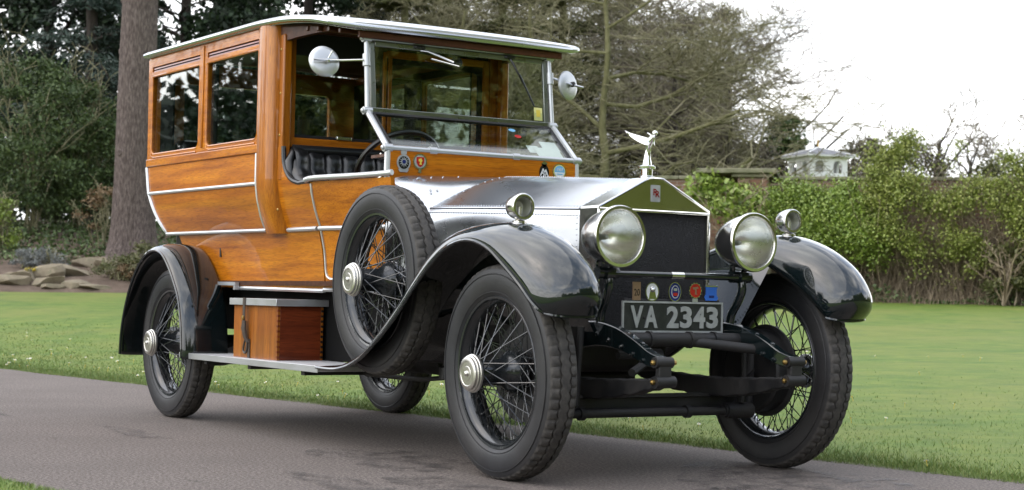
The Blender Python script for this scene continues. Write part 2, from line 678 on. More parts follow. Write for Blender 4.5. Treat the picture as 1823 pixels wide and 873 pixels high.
col = n.mix(n.ramp(f4, [(0.60, 0.0), (0.74, 0.6)]), col, (0.25, 0.24, 0.23))
n.set(Base__Color=col, Roughness=0.85)
n.set(Specular__IOR__Level=0.3)
n.bump(f1, 0.8, 0.02)
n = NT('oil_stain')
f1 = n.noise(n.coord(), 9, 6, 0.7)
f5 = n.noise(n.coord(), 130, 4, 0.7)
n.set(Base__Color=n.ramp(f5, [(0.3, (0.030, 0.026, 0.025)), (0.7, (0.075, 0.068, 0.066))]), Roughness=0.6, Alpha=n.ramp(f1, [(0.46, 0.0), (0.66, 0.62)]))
n = NT('soil')
v = n.coord()
f1 = n.noise(v, 2.5, 6, 0.65)
f2 = n.noise(v, 22, 5, 0.7)
col = n.ramp(f1, [(0.3, (0.090, 0.060, 0.042)), (0.55, (0.160, 0.112, 0.080)), (0.75, (0.22, 0.165, 0.12))])
col = n.mix(n.ramp(f2, [(0.5, 0.0), (0.7, 0.6)]), col, (0.10, 0.075, 0.05))
n.set(Base__Color=col, Roughness=0.95)
n.bump(f2, 0.8, 0.08)
n = NT('sandstone')
v = n.coord()
f1 = n.noise(v, 3.0, 6, 0.65)
col = n.ramp(f1, [(0.3, (0.13, 0.105, 0.07)), (0.55, (0.23, 0.19, 0.128)), (0.75, (0.32, 0.27, 0.19))])
col = n.mix(n.ramp(n.noise(v, 9, 5), [(0.55, 0.0), (0.7, 0.6)]), col, (0.14, 0.14, 0.08))
n.set(Base__Color=col, Roughness=0.9)
n.bump(n.noise(v, 12, 6, 0.7), 0.6, 0.03)
n = NT('bark')
v = n.coord((17, 17, 3.2))
f1 = n.noise(v, 2.4, 7, 0.7)
col = n.ramp(f1, [(0.34, (0.048, 0.035, 0.030)), (0.5, (0.132, 0.100, 0.088)), (0.66, (0.262, 0.212, 0.190))])
n.set(Base__Color=col, Roughness=0.95)
n.bump(f1, 1.0, 0.06)
n = NT('dark_bark')
f1 = n.noise(n.coord((5, 5, 1)), 2.4, 6, 0.7)
n.set(Base__Color=n.ramp(f1, [(0.3, (0.020, 0.016, 0.013)), (0.7, (0.060, 0.048, 0.038))]), Roughness=0.95)
n.bump(f1, 0.8, 0.04)
n = NT('mossy_bark')
f1 = n.noise(n.coord((3, 3, 1.5)), 2.0, 6, 0.7)
n.set(Base__Color=n.ramp(f1, [(0.3, (0.075, 0.068, 0.038)), (0.5, (0.14, 0.135, 0.058)), (0.72, (0.21, 0.20, 0.11))]), Roughness=0.95)
n.bump(f1, 0.6, 0.04)
n = NT('twig')  # colour lightened to stand in for haze over the far trees
gi = n.node('ShaderNodeNewGeometry')
n.set(Base__Color=n.ramp(gi.outputs['Random Per Island'], [(0.0, (0.11, 0.092, 0.070)), (0.6, (0.20, 0.172, 0.128)), (1.0, (0.28, 0.245, 0.18))]), Roughness=0.9)
n = NT('mossy_twig')  # paler than the bark, with distance haze put into the colour
gi = n.node('ShaderNodeNewGeometry')
n.set(Base__Color=n.ramp(gi.outputs['Random Per Island'], [(0.0, (0.125, 0.118, 0.060)), (0.6, (0.215, 0.202, 0.108)), (1.0, (0.29, 0.26, 0.17))]), Roughness=0.9)


def leafmat(name, c0, c1, c2, rough=0.5, spec=0.35):
    n = NT(name)
    gi = n.node('ShaderNodeNewGeometry')
    big = n.noise(n.coord(), 0.9, 3)
    c = n.ramp(gi.outputs['Random Per Island'], [(0.0, c0), (0.5, c1), (1.0, c2)])
    c = n.mix(n.ramp(big, [(0.35, 0.0), (0.7, 0.5)]), c, [(p + q) * .36 for p, q in zip(c0, c1)])
    n.set(Base__Color=c, Roughness=rough)
    n.set(Specular__IOR__Level=spec)
    return n.m


leafmat('leaf_dark', (0.012, 0.024, 0.011), (0.022, 0.042, 0.018), (0.042, 0.070, 0.028))
leafmat('leaf_blue', (0.016, 0.030, 0.022), (0.028, 0.050, 0.036), (0.048, 0.075, 0.055))
leafmat('leaf_mid', (0.036, 0.062, 0.018), (0.068, 0.108, 0.030), (0.115, 0.160, 0.048))
leafmat('leaf_olive', (0.062, 0.070, 0.022), (0.105, 0.112, 0.038), (0.165, 0.165, 0.065))
leafmat('leaf_brown', (0.060, 0.050, 0.028), (0.095, 0.080, 0.045), (0.135, 0.115, 0.065))
leafmat('leaf_ivy', (0.13, 0.20, 0.028), (0.22, 0.31, 0.050), (0.33, 0.40, 0.090), 0.4, 0.5)
leafmat('leaf_climber', (0.13, 0.165, 0.028), (0.22, 0.265, 0.052), (0.34, 0.355, 0.10), 0.45, 0.4)
leafmat('leaf_bright', (0.14, 0.21, 0.03), (0.22, 0.30, 0.05), (0.30, 0.36, 0.08), 0.4, 0.5)
leafmat('leaf_bronze', (0.12, 0.075, 0.035), (0.20, 0.13, 0.065), (0.28, 0.20, 0.11))
leafmat('leaf_silver', (0.12, 0.13, 0.12), (0.19, 0.20, 0.19), (0.27, 0.28, 0.27))
leafmat('blossom', (0.35, 0.25, 0.25), (0.45, 0.35, 0.34), (0.55, 0.45, 0.44))
leafmat('dry_stem', (0.17, 0.128, 0.085), (0.27, 0.21, 0.14), (0.38, 0.31, 0.21))
leafmat('flower_yellow', (0.55, 0.42, 0.03), (0.65, 0.5, 0.04), (0.7, 0.6, 0.1))
n = NT('petal')
n.set(Base__Color=(0.80, 0.80, 0.78), Roughness=0.6)
flat('petal_centre', (0.65, 0.45, 0.03), .6)

BRW, BRH = 0.225, 0.075
n = NT('brick_wall')
br = n.node('ShaderNodeTexBrick', Scale=1.0)
br.inputs['Brick Width'].default_value = BRW
br.inputs['Row Height'].default_value = BRH
br.inputs['Mortar Size'].default_value = 0.007
br.inputs['Color1'].default_value = (0.235, 0.115, 0.075, 1)
br.inputs['Color2'].default_value = (0.155, 0.085, 0.060, 1)
br.inputs['Mortar'].default_value = (0.26, 0.23, 0.19, 1)
tcn = n.node('ShaderNodeTexCoord')
sx = n.node('ShaderNodeSeparateXYZ')
cb = n.node('ShaderNodeCombineXYZ')
n.link(tcn.outputs['Object'], sx.inputs['Vector'])
n.link(sx.outputs['X'], cb.inputs['X'])
n.link(sx.outputs['Z'], cb.inputs['Y'])
n.link(cb.outputs['Vector'], br.inputs['Vector'])
f1 = n.noise(n.coord(), 1.3, 5)
col = n.mix(n.ramp(f1, [(0.4, 0.0), (0.7, 0.6)]), br.outputs['Color'], (0.20, 0.165, 0.12))
n.set(Base__Color=col, Roughness=0.9)
n.bump(br.outputs['Fac'], -0.6, 0.01)
n = NT('brick')
c = n.ramp(n.objrand(), [(0.0, (0.150, 0.080, 0.058)), (0.35, (0.24, 0.115, 0.075)), (0.7, (0.29, 0.17, 0.11)), (1.0, (0.33, 0.235, 0.16))])
f1 = n.noise(n.coord(), 30, 5)
n.set(Base__Color=n.mix(n.ramp(f1, [(0.4, 0.0), (0.7, 0.5)]), c, (0.17, 0.12, 0.09)), Roughness=0.9)
n.bump(f1, 0.4, 0.01)
n = NT('stone_cap')
f1 = n.noise(n.coord(), 5, 6, .65)
n.set(Base__Color=n.ramp(f1, [(0.35, (0.13, 0.13, 0.075)), (0.6, (0.22, 0.21, 0.14)), (0.8, (0.30, 0.28, 0.22))]), Roughness=0.95)
n.bump(f1, .4, .02)
flat('white_render', (0.84, 0.84, 0.83), 0.7)
n = NT('slate')
f1 = n.noise(n.coord((1, 1, 1)), 7, 4)
n.set(Base__Color=n.ramp(f1, [(0.35, (0.13, 0.13, 0.14)), (0.7, (0.22, 0.22, 0.23))]), Roughness=0.6)
flat('dark_room', (0.10, 0.10, 0.10), 0.9)

# ---- numpy mesh writers


def np_mesh(name, verts, faces, mat, smooth=False):
    """verts (N,3), faces (M,k) arrays"""
    me = bpy.data.meshes.new(name)
    verts = np.ascontiguousarray(verts, dtype=np.float32)
    faces = np.ascontiguousarray(faces, dtype=np.int32)
    M, k = faces.shape
    me.vertices.add(len(verts))
    me.vertices.foreach_set('co', verts.ravel())
    me.loops.add(M * k)
    me.loops.foreach_set('vertex_index', faces.ravel())
    me.polygons.add(M)
    me.polygons.foreach_set('loop_start', np.arange(M, dtype=np.int32) * k)
    me.polygons.foreach_set('loop_total', np.full(M, k, dtype=np.int32))
    if smooth:
        me.polygons.foreach_set('use_smooth', np.ones(M, dtype=bool))
    me.materials.append(MATS[mat])
    me.update(calc_edges=True)
    return me


def link(name, me, parent=None, loc=None):
    o = bpy.data.objects.new(name, me)
    COL.objects.link(o)
    if parent:
        o.parent = parent
    if loc is not None:
        o.location = loc
    return o


def leaf_mesh(name, P, size, mat, rs, droop=0.0, aspect=0.6, up=0.0, dirs=None):
    """diamond leaves at points P"""
    N = len(P)
    d = rs.normal(size=(N, 3)) if dirs is None else dirs + rs.normal(size=(N, 3)) * .35
    d[:, 2] = d[:, 2] * (1 - abs(up)) - droop
    d /= np.linalg.norm(d, axis=1, keepdims=True) + 1e-9
    q = rs.normal(size=(N, 3))
    if up:
        q[:, 2] *= 0.3
    s = np.cross(d, q)
    s /= np.linalg.norm(s, axis=1, keepdims=True) + 1e-9
    L = (size * rs.uniform(0.6, 1.35, N))[:, None]
    bend = np.cross(d, s) * L * .16
    a = P - d * L * .5
    b = P + s * L * aspect * .5 + bend
    c = P + d * L * .5
    e = P - s * L * aspect * .5 + bend
    V = np.stack([a, b, c, e], 1).reshape(-1, 3)
    F = np.arange(N * 4).reshape(N, 4)
    return np_mesh(name, V, F, mat)


def seg_mesh(name, segs, mat, k=4, smooth=True):
    """tapered prisms from (x0,y0,z0,r0,x1,y1,z1,r1) rows"""
    S = np.array(segs, dtype=float)
    p0, r0, p1, r1 = S[:, 0:3], S[:, 3], S[:, 4:7], S[:, 7]
    t = p1 - p0
    t /= np.linalg.norm(t, axis=1, keepdims=True) + 1e-9
    ref = np.where(np.abs(t[:, 2:3]) < .9, np.array([[0, 0, 1.]]), np.array([[1., 0, 0]]))
    u = np.cross(t, ref)
    u /= np.linalg.norm(u, axis=1, keepdims=True) + 1e-9
    w = np.cross(t, u)
    N = len(S)
    V = np.zeros((N, 2, k, 3))
    for j in range(k):
        a = 2 * math.pi * j / k
        o = u * math.cos(a) + w * math.sin(a)
        V[:, 0, j] = p0 + o * r0[:, None]
        V[:, 1, j] = p1 + o * r1[:, None]
    base = np.arange(N)[:, None] * 2 * k
    F = []
    for j in range(k):
        l = (j + 1) % k
        F.append(np.concatenate([base + j, base + l, base + k + l, base + k + j], 1))
    return np_mesh(name, V.reshape(-1, 3), np.stack(F, 1).reshape(-1, 4), mat, smooth)


def grow(rng, p, d, L, r, depth, segs, tips, o):
    """recursive branching; o: dict of habits"""
    n = o.get('n', 4) if depth > 1 else 3
    p, d = np.array(p, float), np.array(d, float)
    step = L / n
    for i in range(n):
        d = d + np.array([rng.gauss(0, 1), rng.gauss(0, 1), rng.gauss(0, .7)]) * o.get('wob', .16)
        d[2] += o.get('lift', 0.0)
        d /= np.linalg.norm(d)
        q = p + d * step
        r1 = max(r * (1 - o.get('taper', .45) / n), o.get('rmin', .006))
        segs.append((*p, r, *q, r1))
        p, r = q, r1
        if depth > 0:
            t = (i + 1) / n
            if t >= o.get('bare', .2):
                m = o.get('kids', 2) if i < n - 1 else o.get('end', 2)
                for k in range(m):
                    if rng.random() > o.get('prob', .92):
                        continue
                    a = rng.uniform(0, 6.283)
                    s = np.array([math.cos(a), math.sin(a), rng.uniform(-.25, .5)]) * np.array([1, 1, o.get('zs', 1)])
                    nd = d * (1 - o.get('spread', .6)) + s * o.get('spread', .6)
                    nd /= np.linalg.norm(nd)
                    grow(rng, p, nd, L * o.get('ratio', .62) * rng.uniform(.75, 1.2), r * o.get('rr', .6), depth - 1, segs, tips, o)
    tips.append(tuple(p))


def tree_root(name, at, label, group=None, cat='tree'):
    e = empty(name, at)
    tag(e, label, cat, group)
    return e


def trunk_segs(h, r, rng, lean=(0, 0), n=10, flare=1.6, top=.35, wob=.02):
    segs = []
    p = np.zeros(3)
    rr = r * flare
    for i in range(n):
        t = (i + 1) / n
        q = np.array([lean[0] * t * h + rng.gauss(0, wob), lean[1] * t * h + rng.gauss(0, wob), h * t])
        r1 = r * (1 - (1 - top) * t)
        segs.append((*p, rr, *q, r1))
        p, rr = q, r1
    return segs


def lumps(rs, n, rx, ry, z0, z1, shape=1.0, k=220, fill=.35, lump=.55):
    """points of a crown made of leaf clumps: uneven outline, gaps between the clumps"""
    out = []
    for i in range(n):
        t = rs.uniform()
        z = z0 + (z1 - z0) * t
        prof = (math.sin(math.pi * min(max(t * .9 + .08, 0), 1)) ** .6) if shape > 0 else (1 - t) ** .8 + .06
        a = rs.uniform(0, 6.283)
        q = math.sqrt(rs.uniform(fill, 1)) * prof
        c = np.array([rx * q * math.cos(a), ry * q * math.sin(a), z])
        s = lump * rs.uniform(.5, 1.2)
        pts = rs.normal(size=(k, 3)) * np.array([s, s, s * .62]) * .55 + c
        out.append(pts)
    return np.concatenate(out)


def sprays(rs, rng, h, r0, z0, n_whorl, per, droop, k, width=.28, topr=.12):
    """conifer: drooping flat boughs; gives branch segments and needle points with directions"""
    segs, P, D = [], [], []
    for i in range(n_whorl):
        t = i / max(1, n_whorl - 1)
        z = z0 + (h - z0) * t
        L = r0 * (1 - t * (1 - topr)) * rng.uniform(.75, 1.15)
        for j in range(per):
            a = rng.uniform(0, 6.283)
            Lb = L * rng.uniform(.65, 1.1)
            p = np.array([0, 0, z + rng.uniform(-.25, .25)])
            el = rng.uniform(-.05, .25)
            d = np.array([math.cos(a), math.sin(a), el])
            m = 5
            for q in range(m):
                d2 = d + np.array([rng.gauss(0, .08), rng.gauss(0, .08), -droop * q / m])
                nx = p + d2 * Lb / m
                segs.append((*p, .05 * (1 - q / m) + .008, *nx, .05 * (1 - (q + 1) / m) + .006))
                kk = int(k * (0.4 + .6 * q / m))
                u = rs.uniform(size=(kk, 1))
                side = np.array([-math.sin(a), math.cos(a), 0])
                off = rs.normal(size=(kk, 1))
                pts = p + (nx - p) * u + side * off * width * Lb * .55 + np.array([0, 0, 1]) * (rs.normal(size=(kk, 1)) * .05 - np.abs(off) * .06)
                P.append(pts)
                D.append(np.repeat((d2 * .7 + 0)[None], kk, 0) + side * off * .7)
                p = nx
    return segs, np.concatenate(P), np.concatenate(D)


# ---- lawn, drive
def graded(pts):
    out = []
    for a, b, m in pts:
        out += list(np.linspace(a, b, m, endpoint=False))
    return np.array(out + [pts[-1][1]])


Ss = graded([(-260, -60, 10), (-60, -14, 46), (-14, 8, 66), (8, 40, 20), (40, 160, 8)])
Ts = graded([(-160, -30, 10), (-30, -4.0, 26), (-4.0, -3.4, 14), (-3.4, -.2, 4), (-.2, .4, 20), (.4, 8, 38), (8, 40, 40), (40, 260, 14)])
SS, TT = np.meshgrid(Ss, Ts, indexing='ij')
X, Y = xy_of(SS, TT)
Z = lawn_z(X, Y)
ns, nt = SS.shape
idx = np.arange(ns * nt).reshape(ns, nt)
F = np.stack([idx[:-1, :-1], idx[1:, :-1], idx[1:, 1:], idx[:-1, 1:]], -1).reshape(-1, 4)
lawn = link('lawn', np_mesh('lawn', np.stack([X, Y, Z], -1).reshape(-1, 3), F, 'lawn', True))
tag(lawn, kind='structure')
# bank of bare soil under the wood
bb_ = np.linspace(152.5, 207, 110)
dd_ = np.concatenate([np.linspace(31.6, 37, 28), np.linspace(37.4, 60, 30), np.linspace(62, 120, 10)])
BB, DD = np.meshgrid(bb_, dd_, indexing='ij')
X, Y = CAM.x + DD * np.cos(np.radians(BB)), CAM.y + DD * np.sin(np.radians(BB))
rs = np.random.RandomState(3)
Z = lawn_z(X, Y) + bank(X, Y) + .03 * np.sin(X * 2.3) * np.sin(Y * 2.9) * (bank(X, Y) > .05) - .02 * (bank(X, Y) < .02)
ns, nt = BB.shape
idx = np.arange(ns * nt).reshape(ns, nt)
F = np.stack([idx[:-1, :-1], idx[:-1, 1:], idx[1:, 1:], idx[1:, :-1]], -1).reshape(-1, 4)
bed = link('soil_bank', np_mesh('soil_bank', np.stack([X, Y, Z + .004], -1).reshape(-1, 3), F, 'soil', True))
tag(bed, kind='structure')

S1 = graded([(-120, -16, 50), (-16, 8, 120), (8, 80, 30)])
T1 = np.linspace(-3.57, .03, 20)
SS, TT = np.meshgrid(S1, T1, indexing='ij')
wig = .03 * np.sin(SS * 2.1) + .02 * np.sin(SS * 5.3 + 1)
TT = TT + wig * (np.abs(TT + 1.77) > 1.75)
X, Y = xy_of(SS, TT)
Z = 0.0 * X + .000
ns, nt = SS.shape
idx = np.arange(ns * nt).reshape(ns, nt)
F = np.stack([idx[:-1, :-1], idx[1:, :-1], idx[1:, 1:], idx[:-1, 1:]], -1).reshape(-1, 4)
drive = link('drive', np_mesh('drive', np.stack([X, Y, Z], -1).reshape(-1, 3), F, 'asphalt', True))
tag(drive, kind='structure')
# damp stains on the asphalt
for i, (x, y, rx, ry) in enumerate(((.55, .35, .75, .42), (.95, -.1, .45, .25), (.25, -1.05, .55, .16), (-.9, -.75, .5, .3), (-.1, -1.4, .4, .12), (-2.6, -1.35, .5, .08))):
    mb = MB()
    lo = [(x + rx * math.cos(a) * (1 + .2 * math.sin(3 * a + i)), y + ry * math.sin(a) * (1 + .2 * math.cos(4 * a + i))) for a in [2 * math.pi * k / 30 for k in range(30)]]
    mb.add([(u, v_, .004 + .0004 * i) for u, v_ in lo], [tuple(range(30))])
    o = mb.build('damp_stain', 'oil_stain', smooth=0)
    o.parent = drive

# grass blades along the drive and over the near lawn
rs = np.random.RandomState(11)
N1 = 110000
s1 = rs.uniform(-16, 4.5, N1)
t1 = rs.exponential(.10, N1) - .05
N2 = 60000
s2 = rs.uniform(-17, 6.0, N2)
t2 = rs.exponential(1.1, N2)
N3 = 16000
s3 = rs.uniform(-3.5, 1.5, N3)
t3 = -3.52 - rs.exponential(.30, N3)
s_, t_ = np.concatenate([s1, s2, s3]), np.concatenate([t1, t2, t3])
clump = .5 + .5 * np.sin(s_ * 3.1 + np.sin(t_ * 4.3) * 2) * np.sin(t_ * 5.7 + np.sin(s_ * 2.2))
X, Y = xy_of(s_, t_)
Z = lawn_z(X, Y) - .004
N = len(X)
hgt = rs.uniform(.008, .018, N) * (1 + .8 * clump)
hgt[:N1] *= 1.5
wd = rs.uniform(.0016, .0030, N) * (1 + .10 * np.abs(s_))
a = rs.uniform(0, 6.283, N)
ln = rs.normal(size=(N, 2)) * hgt[:, None] * .55
V = np.zeros((N, 3, 3))
V[:, 0] = np.stack([X - np.cos(a) * wd, Y - np.sin(a) * wd, Z], -1)
V[:, 1] = np.stack([X + np.cos(a) * wd, Y + np.sin(a) * wd, Z], -1)
V[:, 2] = np.stack([X + ln[:, 0], Y + ln[:, 1], Z + hgt], -1)
gr = link('grass', np_mesh('grass', V.reshape(-1, 3), np.arange(N * 3).reshape(N, 3), 'grass_blade'))
tag(gr, 'short green grass growing along the drive and over the lawn', 'grass', kind='stuff')

# daisies
dm = MB()
for k in range(9):
    a = 2 * math.pi * k / 9
    dm.add([(.003 * math.cos(a), .003 * math.sin(a), .004), (.014 * math.cos(a - .25), .014 * math.sin(a - .25), .008), (.018 * math.cos(a), .018 * math.sin(a), .007), (.014 * math.cos(a + .25), .014 * math.sin(a + .25), .008)], [(0, 1, 2, 3)], 0)
dm.lathe([(.004, .006), (.009, .004), (.010, 0)], (0, 0, 0), (0, 0, 1), 8, mi=1)
dm.tube([(0, 0, -.03), (0, 0, .004)], .0015, 4, mi=1)
dm_me = dm.mesh('daisy', ['petal', 'petal_centre'], 0)
rng = random.Random(8)
for i in range(230):
    s = rng.uniform(-16, 4.5)
    t = rng.expovariate(1.1) + .04 if i % 4 else rng.uniform(.5, 10)
    x, y = xy_of(s, t)
    o = link('daisy', dm_me, None, (x, y, float(lawn_z(np.array(x), np.array(y))) + .035))
    o.rotation_euler = (rng.uniform(-.5, .5), rng.uniform(-.5, .5), rng.uniform(0, 6))
    sc = rng.uniform(.55, 1.0)
    o.scale = (sc, sc, sc)
    tag(o, 'tiny white daisy open in the short grass', 'flower', 'daisies in the lawn')

# ---- big trunk on the left
def solid_trunk(name, at, rings, mat, label, seed, cat='tree'):
    """rings: (z, r, dx, dy)"""
    root = tree_root(name, at, label, None, cat)
    rs = np.random.RandomState(seed)
    rows = []
    nn = 120
    for z, r, dx, dy in rings:
        fl = max(0.0, (1.0 - z)) if z < 1 else 0
        rows.append([(dx + (r * (1 + .016 * math.sin(k * 2.05 + 1.2 * math.sin(z * 2.3 + k * .2)) + .012 * math.sin(k * .55 - z * 2) + .10 * fl * math.sin(k * .2618 + 1))) * math.cos(2 * math.pi * k / nn), dy + (r * (1 + .016 * math.sin(k * 2.05 + 1.2 * math.sin(z * 2.3 + k * .2)) + .012 * math.sin(k * .55 - z * 2) + .10 * fl * math.sin(k * .2618 + 1))) * math.sin(2 * math.pi * k / nn), z) for k in range(nn)])
    MB().loft(rows, close_u=True).build('trunk', mat, root, smooth=80)
    return root


rings = [(-.3, .80, 0, 0), (0, .66, 0, 0), (.15, .56, 0, 0), (.4, .48, 0, 0), (.8, .435, .01, 0), (1.4, .41, .02, 0)] + [(1.6 + i * .2, .402 - .003 * i, .024 + .003 * i, 0) for i in range(60)]
big = solid_trunk('pine_tree', spot(160.42, 35.0), rings, 'bark', 'tall pine with a thick straight brown trunk left of the car', 2)
rng = random.Random(21)
rs = np.random.RandomState(21)
segs, P, D = sprays(rs, rng, 15, 4.5, 9.5, 7, 5, .5, 160)
link('limbs', seg_mesh('limbs', segs, 'bark', 5), big)
link('crown', leaf_mesh('crown', P, .17, 'leaf_dark', rs, dirs=D, aspect=.22), big)
# knots on the trunk
for z, a in ((3.1, -1.3), (4.25, -1.7), (2.2, -.9), (5.3, -1.5)):
    r = .40 - .012 * (z - 2) / .8
    v0 = Vector((math.cos(a + R(160.4) + 3.14), math.sin(a + R(160.4) + 3.14), 0))
    MB().lathe([(-.02, .10), (.01, .085), (.03, .05), (.02, .02), (.0, 0)], Vector((.04, 0, z)) + v0 * (r - .02), v0, 14).build('knot', 'bark', big)


# ---- evergreen wood behind
def leafy(name, at, h, rx, z0, n, k, size, mat, bark, label, seed, tr=.16, lump=.6, aspect=.6, fill=.25, cat='tree', group=None, shape=1.0, droop=0.0):
    root = tree_root(name, at, label, group, cat)
    rng, rs = random.Random(seed), np.random.RandomState(seed)
    segs = trunk_segs(h * .92, tr, rng, (rng.uniform(-.03, .03), rng.uniform(-.03, .03)), 9)
    tips = []
    for i in range(12):
        z = z0 + (h - z0) * rng.uniform(.0, .8)
        a = rng.uniform(0, 6.28)
        grow(rng, (0, 0, z), (math.cos(a), math.sin(a), rng.uniform(.1, .6)), rx * .8, tr * .35, 1, segs, tips, dict(wob=.2, n=3, kids=1))
    link('trunk', seg_mesh('trunk', segs, bark, 7), root)
    P = lumps(rs, n, rx, rx, z0, h, shape, k, fill, lump)
    link('crown', leaf_mesh('crown', P, size, mat, rs, aspect=aspect, droop=droop), root)
    return root


def conifer(name, at, h, r0, z0, wh, per, k, mat, bark, label, seed, droop=.45, size=.16, aspect=.25, tr=.2, group=None):
    root = tree_root(name, at, label, group)
    rng, rs = random.Random(seed), np.random.RandomState(seed)
    segs, P, D = sprays(rs, rng, h, r0, z0, wh, per, droop, k)
    segs += trunk_segs(h * 1.03, tr, rng, n=12)
    link('trunk', seg_mesh('trunk', segs, bark, 6), root)
    link('crown', leaf_mesh('crown', P, size, mat, rs, dirs=D, aspect=aspect, droop=.1), root)
    return root


# dark trees at the far left
leafy('holly_tree', spot(164.9, 47), 11, 2.0, 1.4, 80, 260, .17, 'leaf_dark', 'dark_bark', 'dark evergreen at the left edge of the wood', 31, .22)
leafy('yew_tree', spot(163.1, 51), 12, 2.3, .6, 100, 260, .17, 'leaf_dark', 'dark_bark', 'dark yew filling the wood behind the grey stones', 32, .25)
conifer('cedar_tree', spot(161.9, 43.5), 12.5, 3.0, 3.0, 12, 7, 120, 'leaf_blue', 'dark_bark', 'dark cedar with drooping flat boughs left of the thick trunk', 33)
leafy('laurel_tree', spot(158.9, 47), 12, 2.4, .5, 110, 260, .17, 'leaf_dark', 'dark_bark', 'dense dark evergreen right behind the thick pine trunk', 34, .22)
conifer('spruce_tree', spot(157.3, 50), 13, 2.8, 1.2, 15, 7, 130, 'leaf_dark', 'dark_bark', 'dark spruce rising over the rear end of the car roof', 35)
leafy('evergreen_oak', spot(155.0, 53), 13.5, 3.0, 1.0, 110, 260, .18, 'leaf_dark', 'dark_bark', 'dark round evergreen showing above the middle of the roof', 36, .26)
conifer('hemlock_tree', spot(153.2, 56), 14, 3.2, 1.2, 15, 7, 120, 'leaf_blue', 'dark_bark', 'bluish dark conifer above the round driver mirror', 37)
# lighter trees with mossy trunks behind the windscreen
conifer('larch_tree', spot(151.6, 50), 13, 2.6, 1.4, 13, 7, 170, 'leaf_olive', 'mossy_bark', 'olive conifer with a straight mossy trunk above the windscreen', 38, .3)
conifer('fir_tree', spot(150.1, 54), 14, 2.9, 1.2, 14, 7, 170, 'leaf_olive', 'mossy_bark', 'olive fir behind the middle of the windscreen', 39, .35)
conifer('pine_tree', spot(148.3, 48), 13, 2.8, 1.0, 13, 7, 160, 'leaf_olive', 'mossy_bark', 'loose olive pine behind the right half of the windscreen', 40, .35)
conifer('cypress_tree', spot(146.2, 52), 13.5, 2.7, .8, 14, 7, 170, 'leaf_olive', 'mossy_bark', 'mossy green conifer behind the right door mirror', 41, .35)
conifer('cedar_tree', spot(144.1, 57), 12.5, 3.4, 1.0, 12, 7, 150, 'leaf_olive', 'mossy_bark', 'green cedar behind the bonnet ornament', 42, .2)
leafy('cypress_tree', spot(141.9, 56), 8.6, 1.6, .6, 80, 200, .13, 'leaf_brown', 'dark_bark', 'brownish upright cypress right of the bonnet ornament', 43, .18, .5, .3)
leafy('cypress_tree', spot(140.6, 60), 9.4, 1.5, .6, 70, 200, .13, 'leaf_brown', 'dark_bark', 'tall thin brownish cypress at the right end of the wood', 44, .18, .5, .3)


def bare(name, at, h, r, label, seed, o, depth=4, lean=(0, 0), bark='mossy_bark', twig='mossy_twig', start=.25, limbs=9, group=None, L=None, forks=None):
    root = tree_root(name, at, label, group)
    rng = random.Random(seed)
    tr = trunk_segs(h * .72, r, rng, lean, 12, 1.5, .3, .05)
    segs, tips = [], []
    for i in range(limbs):
        t = start + (1 - start) * (i + .5) / limbs
        a_ = tr[min(int(t * 12), 11)]
        p = np.array(a_[4:7])
        az = rng.uniform(0, 6.283) if forks is None else forks[i % len(forks)] + rng.uniform(-.4, .4)
        el = o.get('el', .35) + .5 * t * rng.random()
        d = np.array([math.cos(az), math.sin(az), el])
        grow(rng, p, d / np.linalg.norm(d), (L or h * .5) * (1.1 - .5 * t), a_[7] * .62, depth, segs, tips, o)
    S_ = np.array(segs)
    big_ = S_[:, 3] > .03
    link('trunk', seg_mesh('trunk', np.concatenate([np.array(tr), S_[big_]]), bark, 8), root)
    tag(link('twigs', seg_mesh('twigs', S_[~big_], twig, 3), root), kind='stuff')
    return root


# great spreading bare tree: right-hand limbs reach over the garden wall
bo = dict(wob=.20, n=4, kids=2, end=2, ratio=.58, rr=.58, spread=.62, rmin=.0075, lift=.01, prob=.68, zs=.8, el=.12)
rgt = R(147.8 - 90)
bare('bare_tree', spot(144.75, 42.5), 10.5, .15, 'spreading leafless mossy tree behind the bonnet ornament', 51, bo, 4, (0, 0), start=.12, limbs=11, L=4.3, forks=[rgt, rgt + .6, rgt + 3.2, rgt - .5, rgt + 2.2])
bo2 = dict(bo, el=.5, spread=.5, kids=2, prob=.62)
bare('bare_tree', spot(147.3, 45), 10, .13, 'thin leafless tree beside the right door mirror', 52, bo2, 4, start=.15, limbs=8, L=3.0)
bare('bare_tree', spot(149.6, 46), 10, .12, 'slim leafless tree behind the windscreen wiper', 53, bo2, 4, start=.15, limbs=8, L=3.0)
bare('bare_tree', spot(142.4, 49), 9.5, .14, 'leafless tree with fine brown twigs above the gate pier', 54, dict(bo2, spread=.55), 4, start=.12, limbs=9, L=3.4, twig='twig', bark='dark_bark')
bare('bare_tree', spot(140.6, 52), 8.6, .13, 'leafless brown tree between the wood and the white cupola', 55, dict(bo2, spread=.55), 4, start=.1, limbs=9, L=3.3, twig='twig', bark='dark_bark')
bo3 = dict(bo2, spread=.48, ratio=.62, kids=1, el=.9)
bare('bare_tree', spot(138.5, 66), 9.0, .17, 'leafless round crowned tree left of the white cupola', 56, dict(bo3, kids=1), 4, start=.3, limbs=8, L=3.8, twig='twig', bark='dark_bark')
leafy('ivy_clad_tree', spot(138.7, 62), 5.8, 1.2, .4, 45, 170, .16, 'leaf_mid', 'dark_bark', 'dark ivy clad tree just left of the white cupola', 57, .12, .5)
leafy('holly_tree', spot(139.8, 58), 4.6, 1.5, .4, 45, 170, .15, 'leaf_brown', 'dark_bark', 'low brownish evergreen above the gate pier coping', 58, .12, .5)
leafy('yew_tree', spot(136.5, 64), 5.0, 1.2, .4, 60, 120, .13, 'leaf_olive', 'dark_bark', 'small dark evergreen just right of the white cupola', 59, .12, .45)
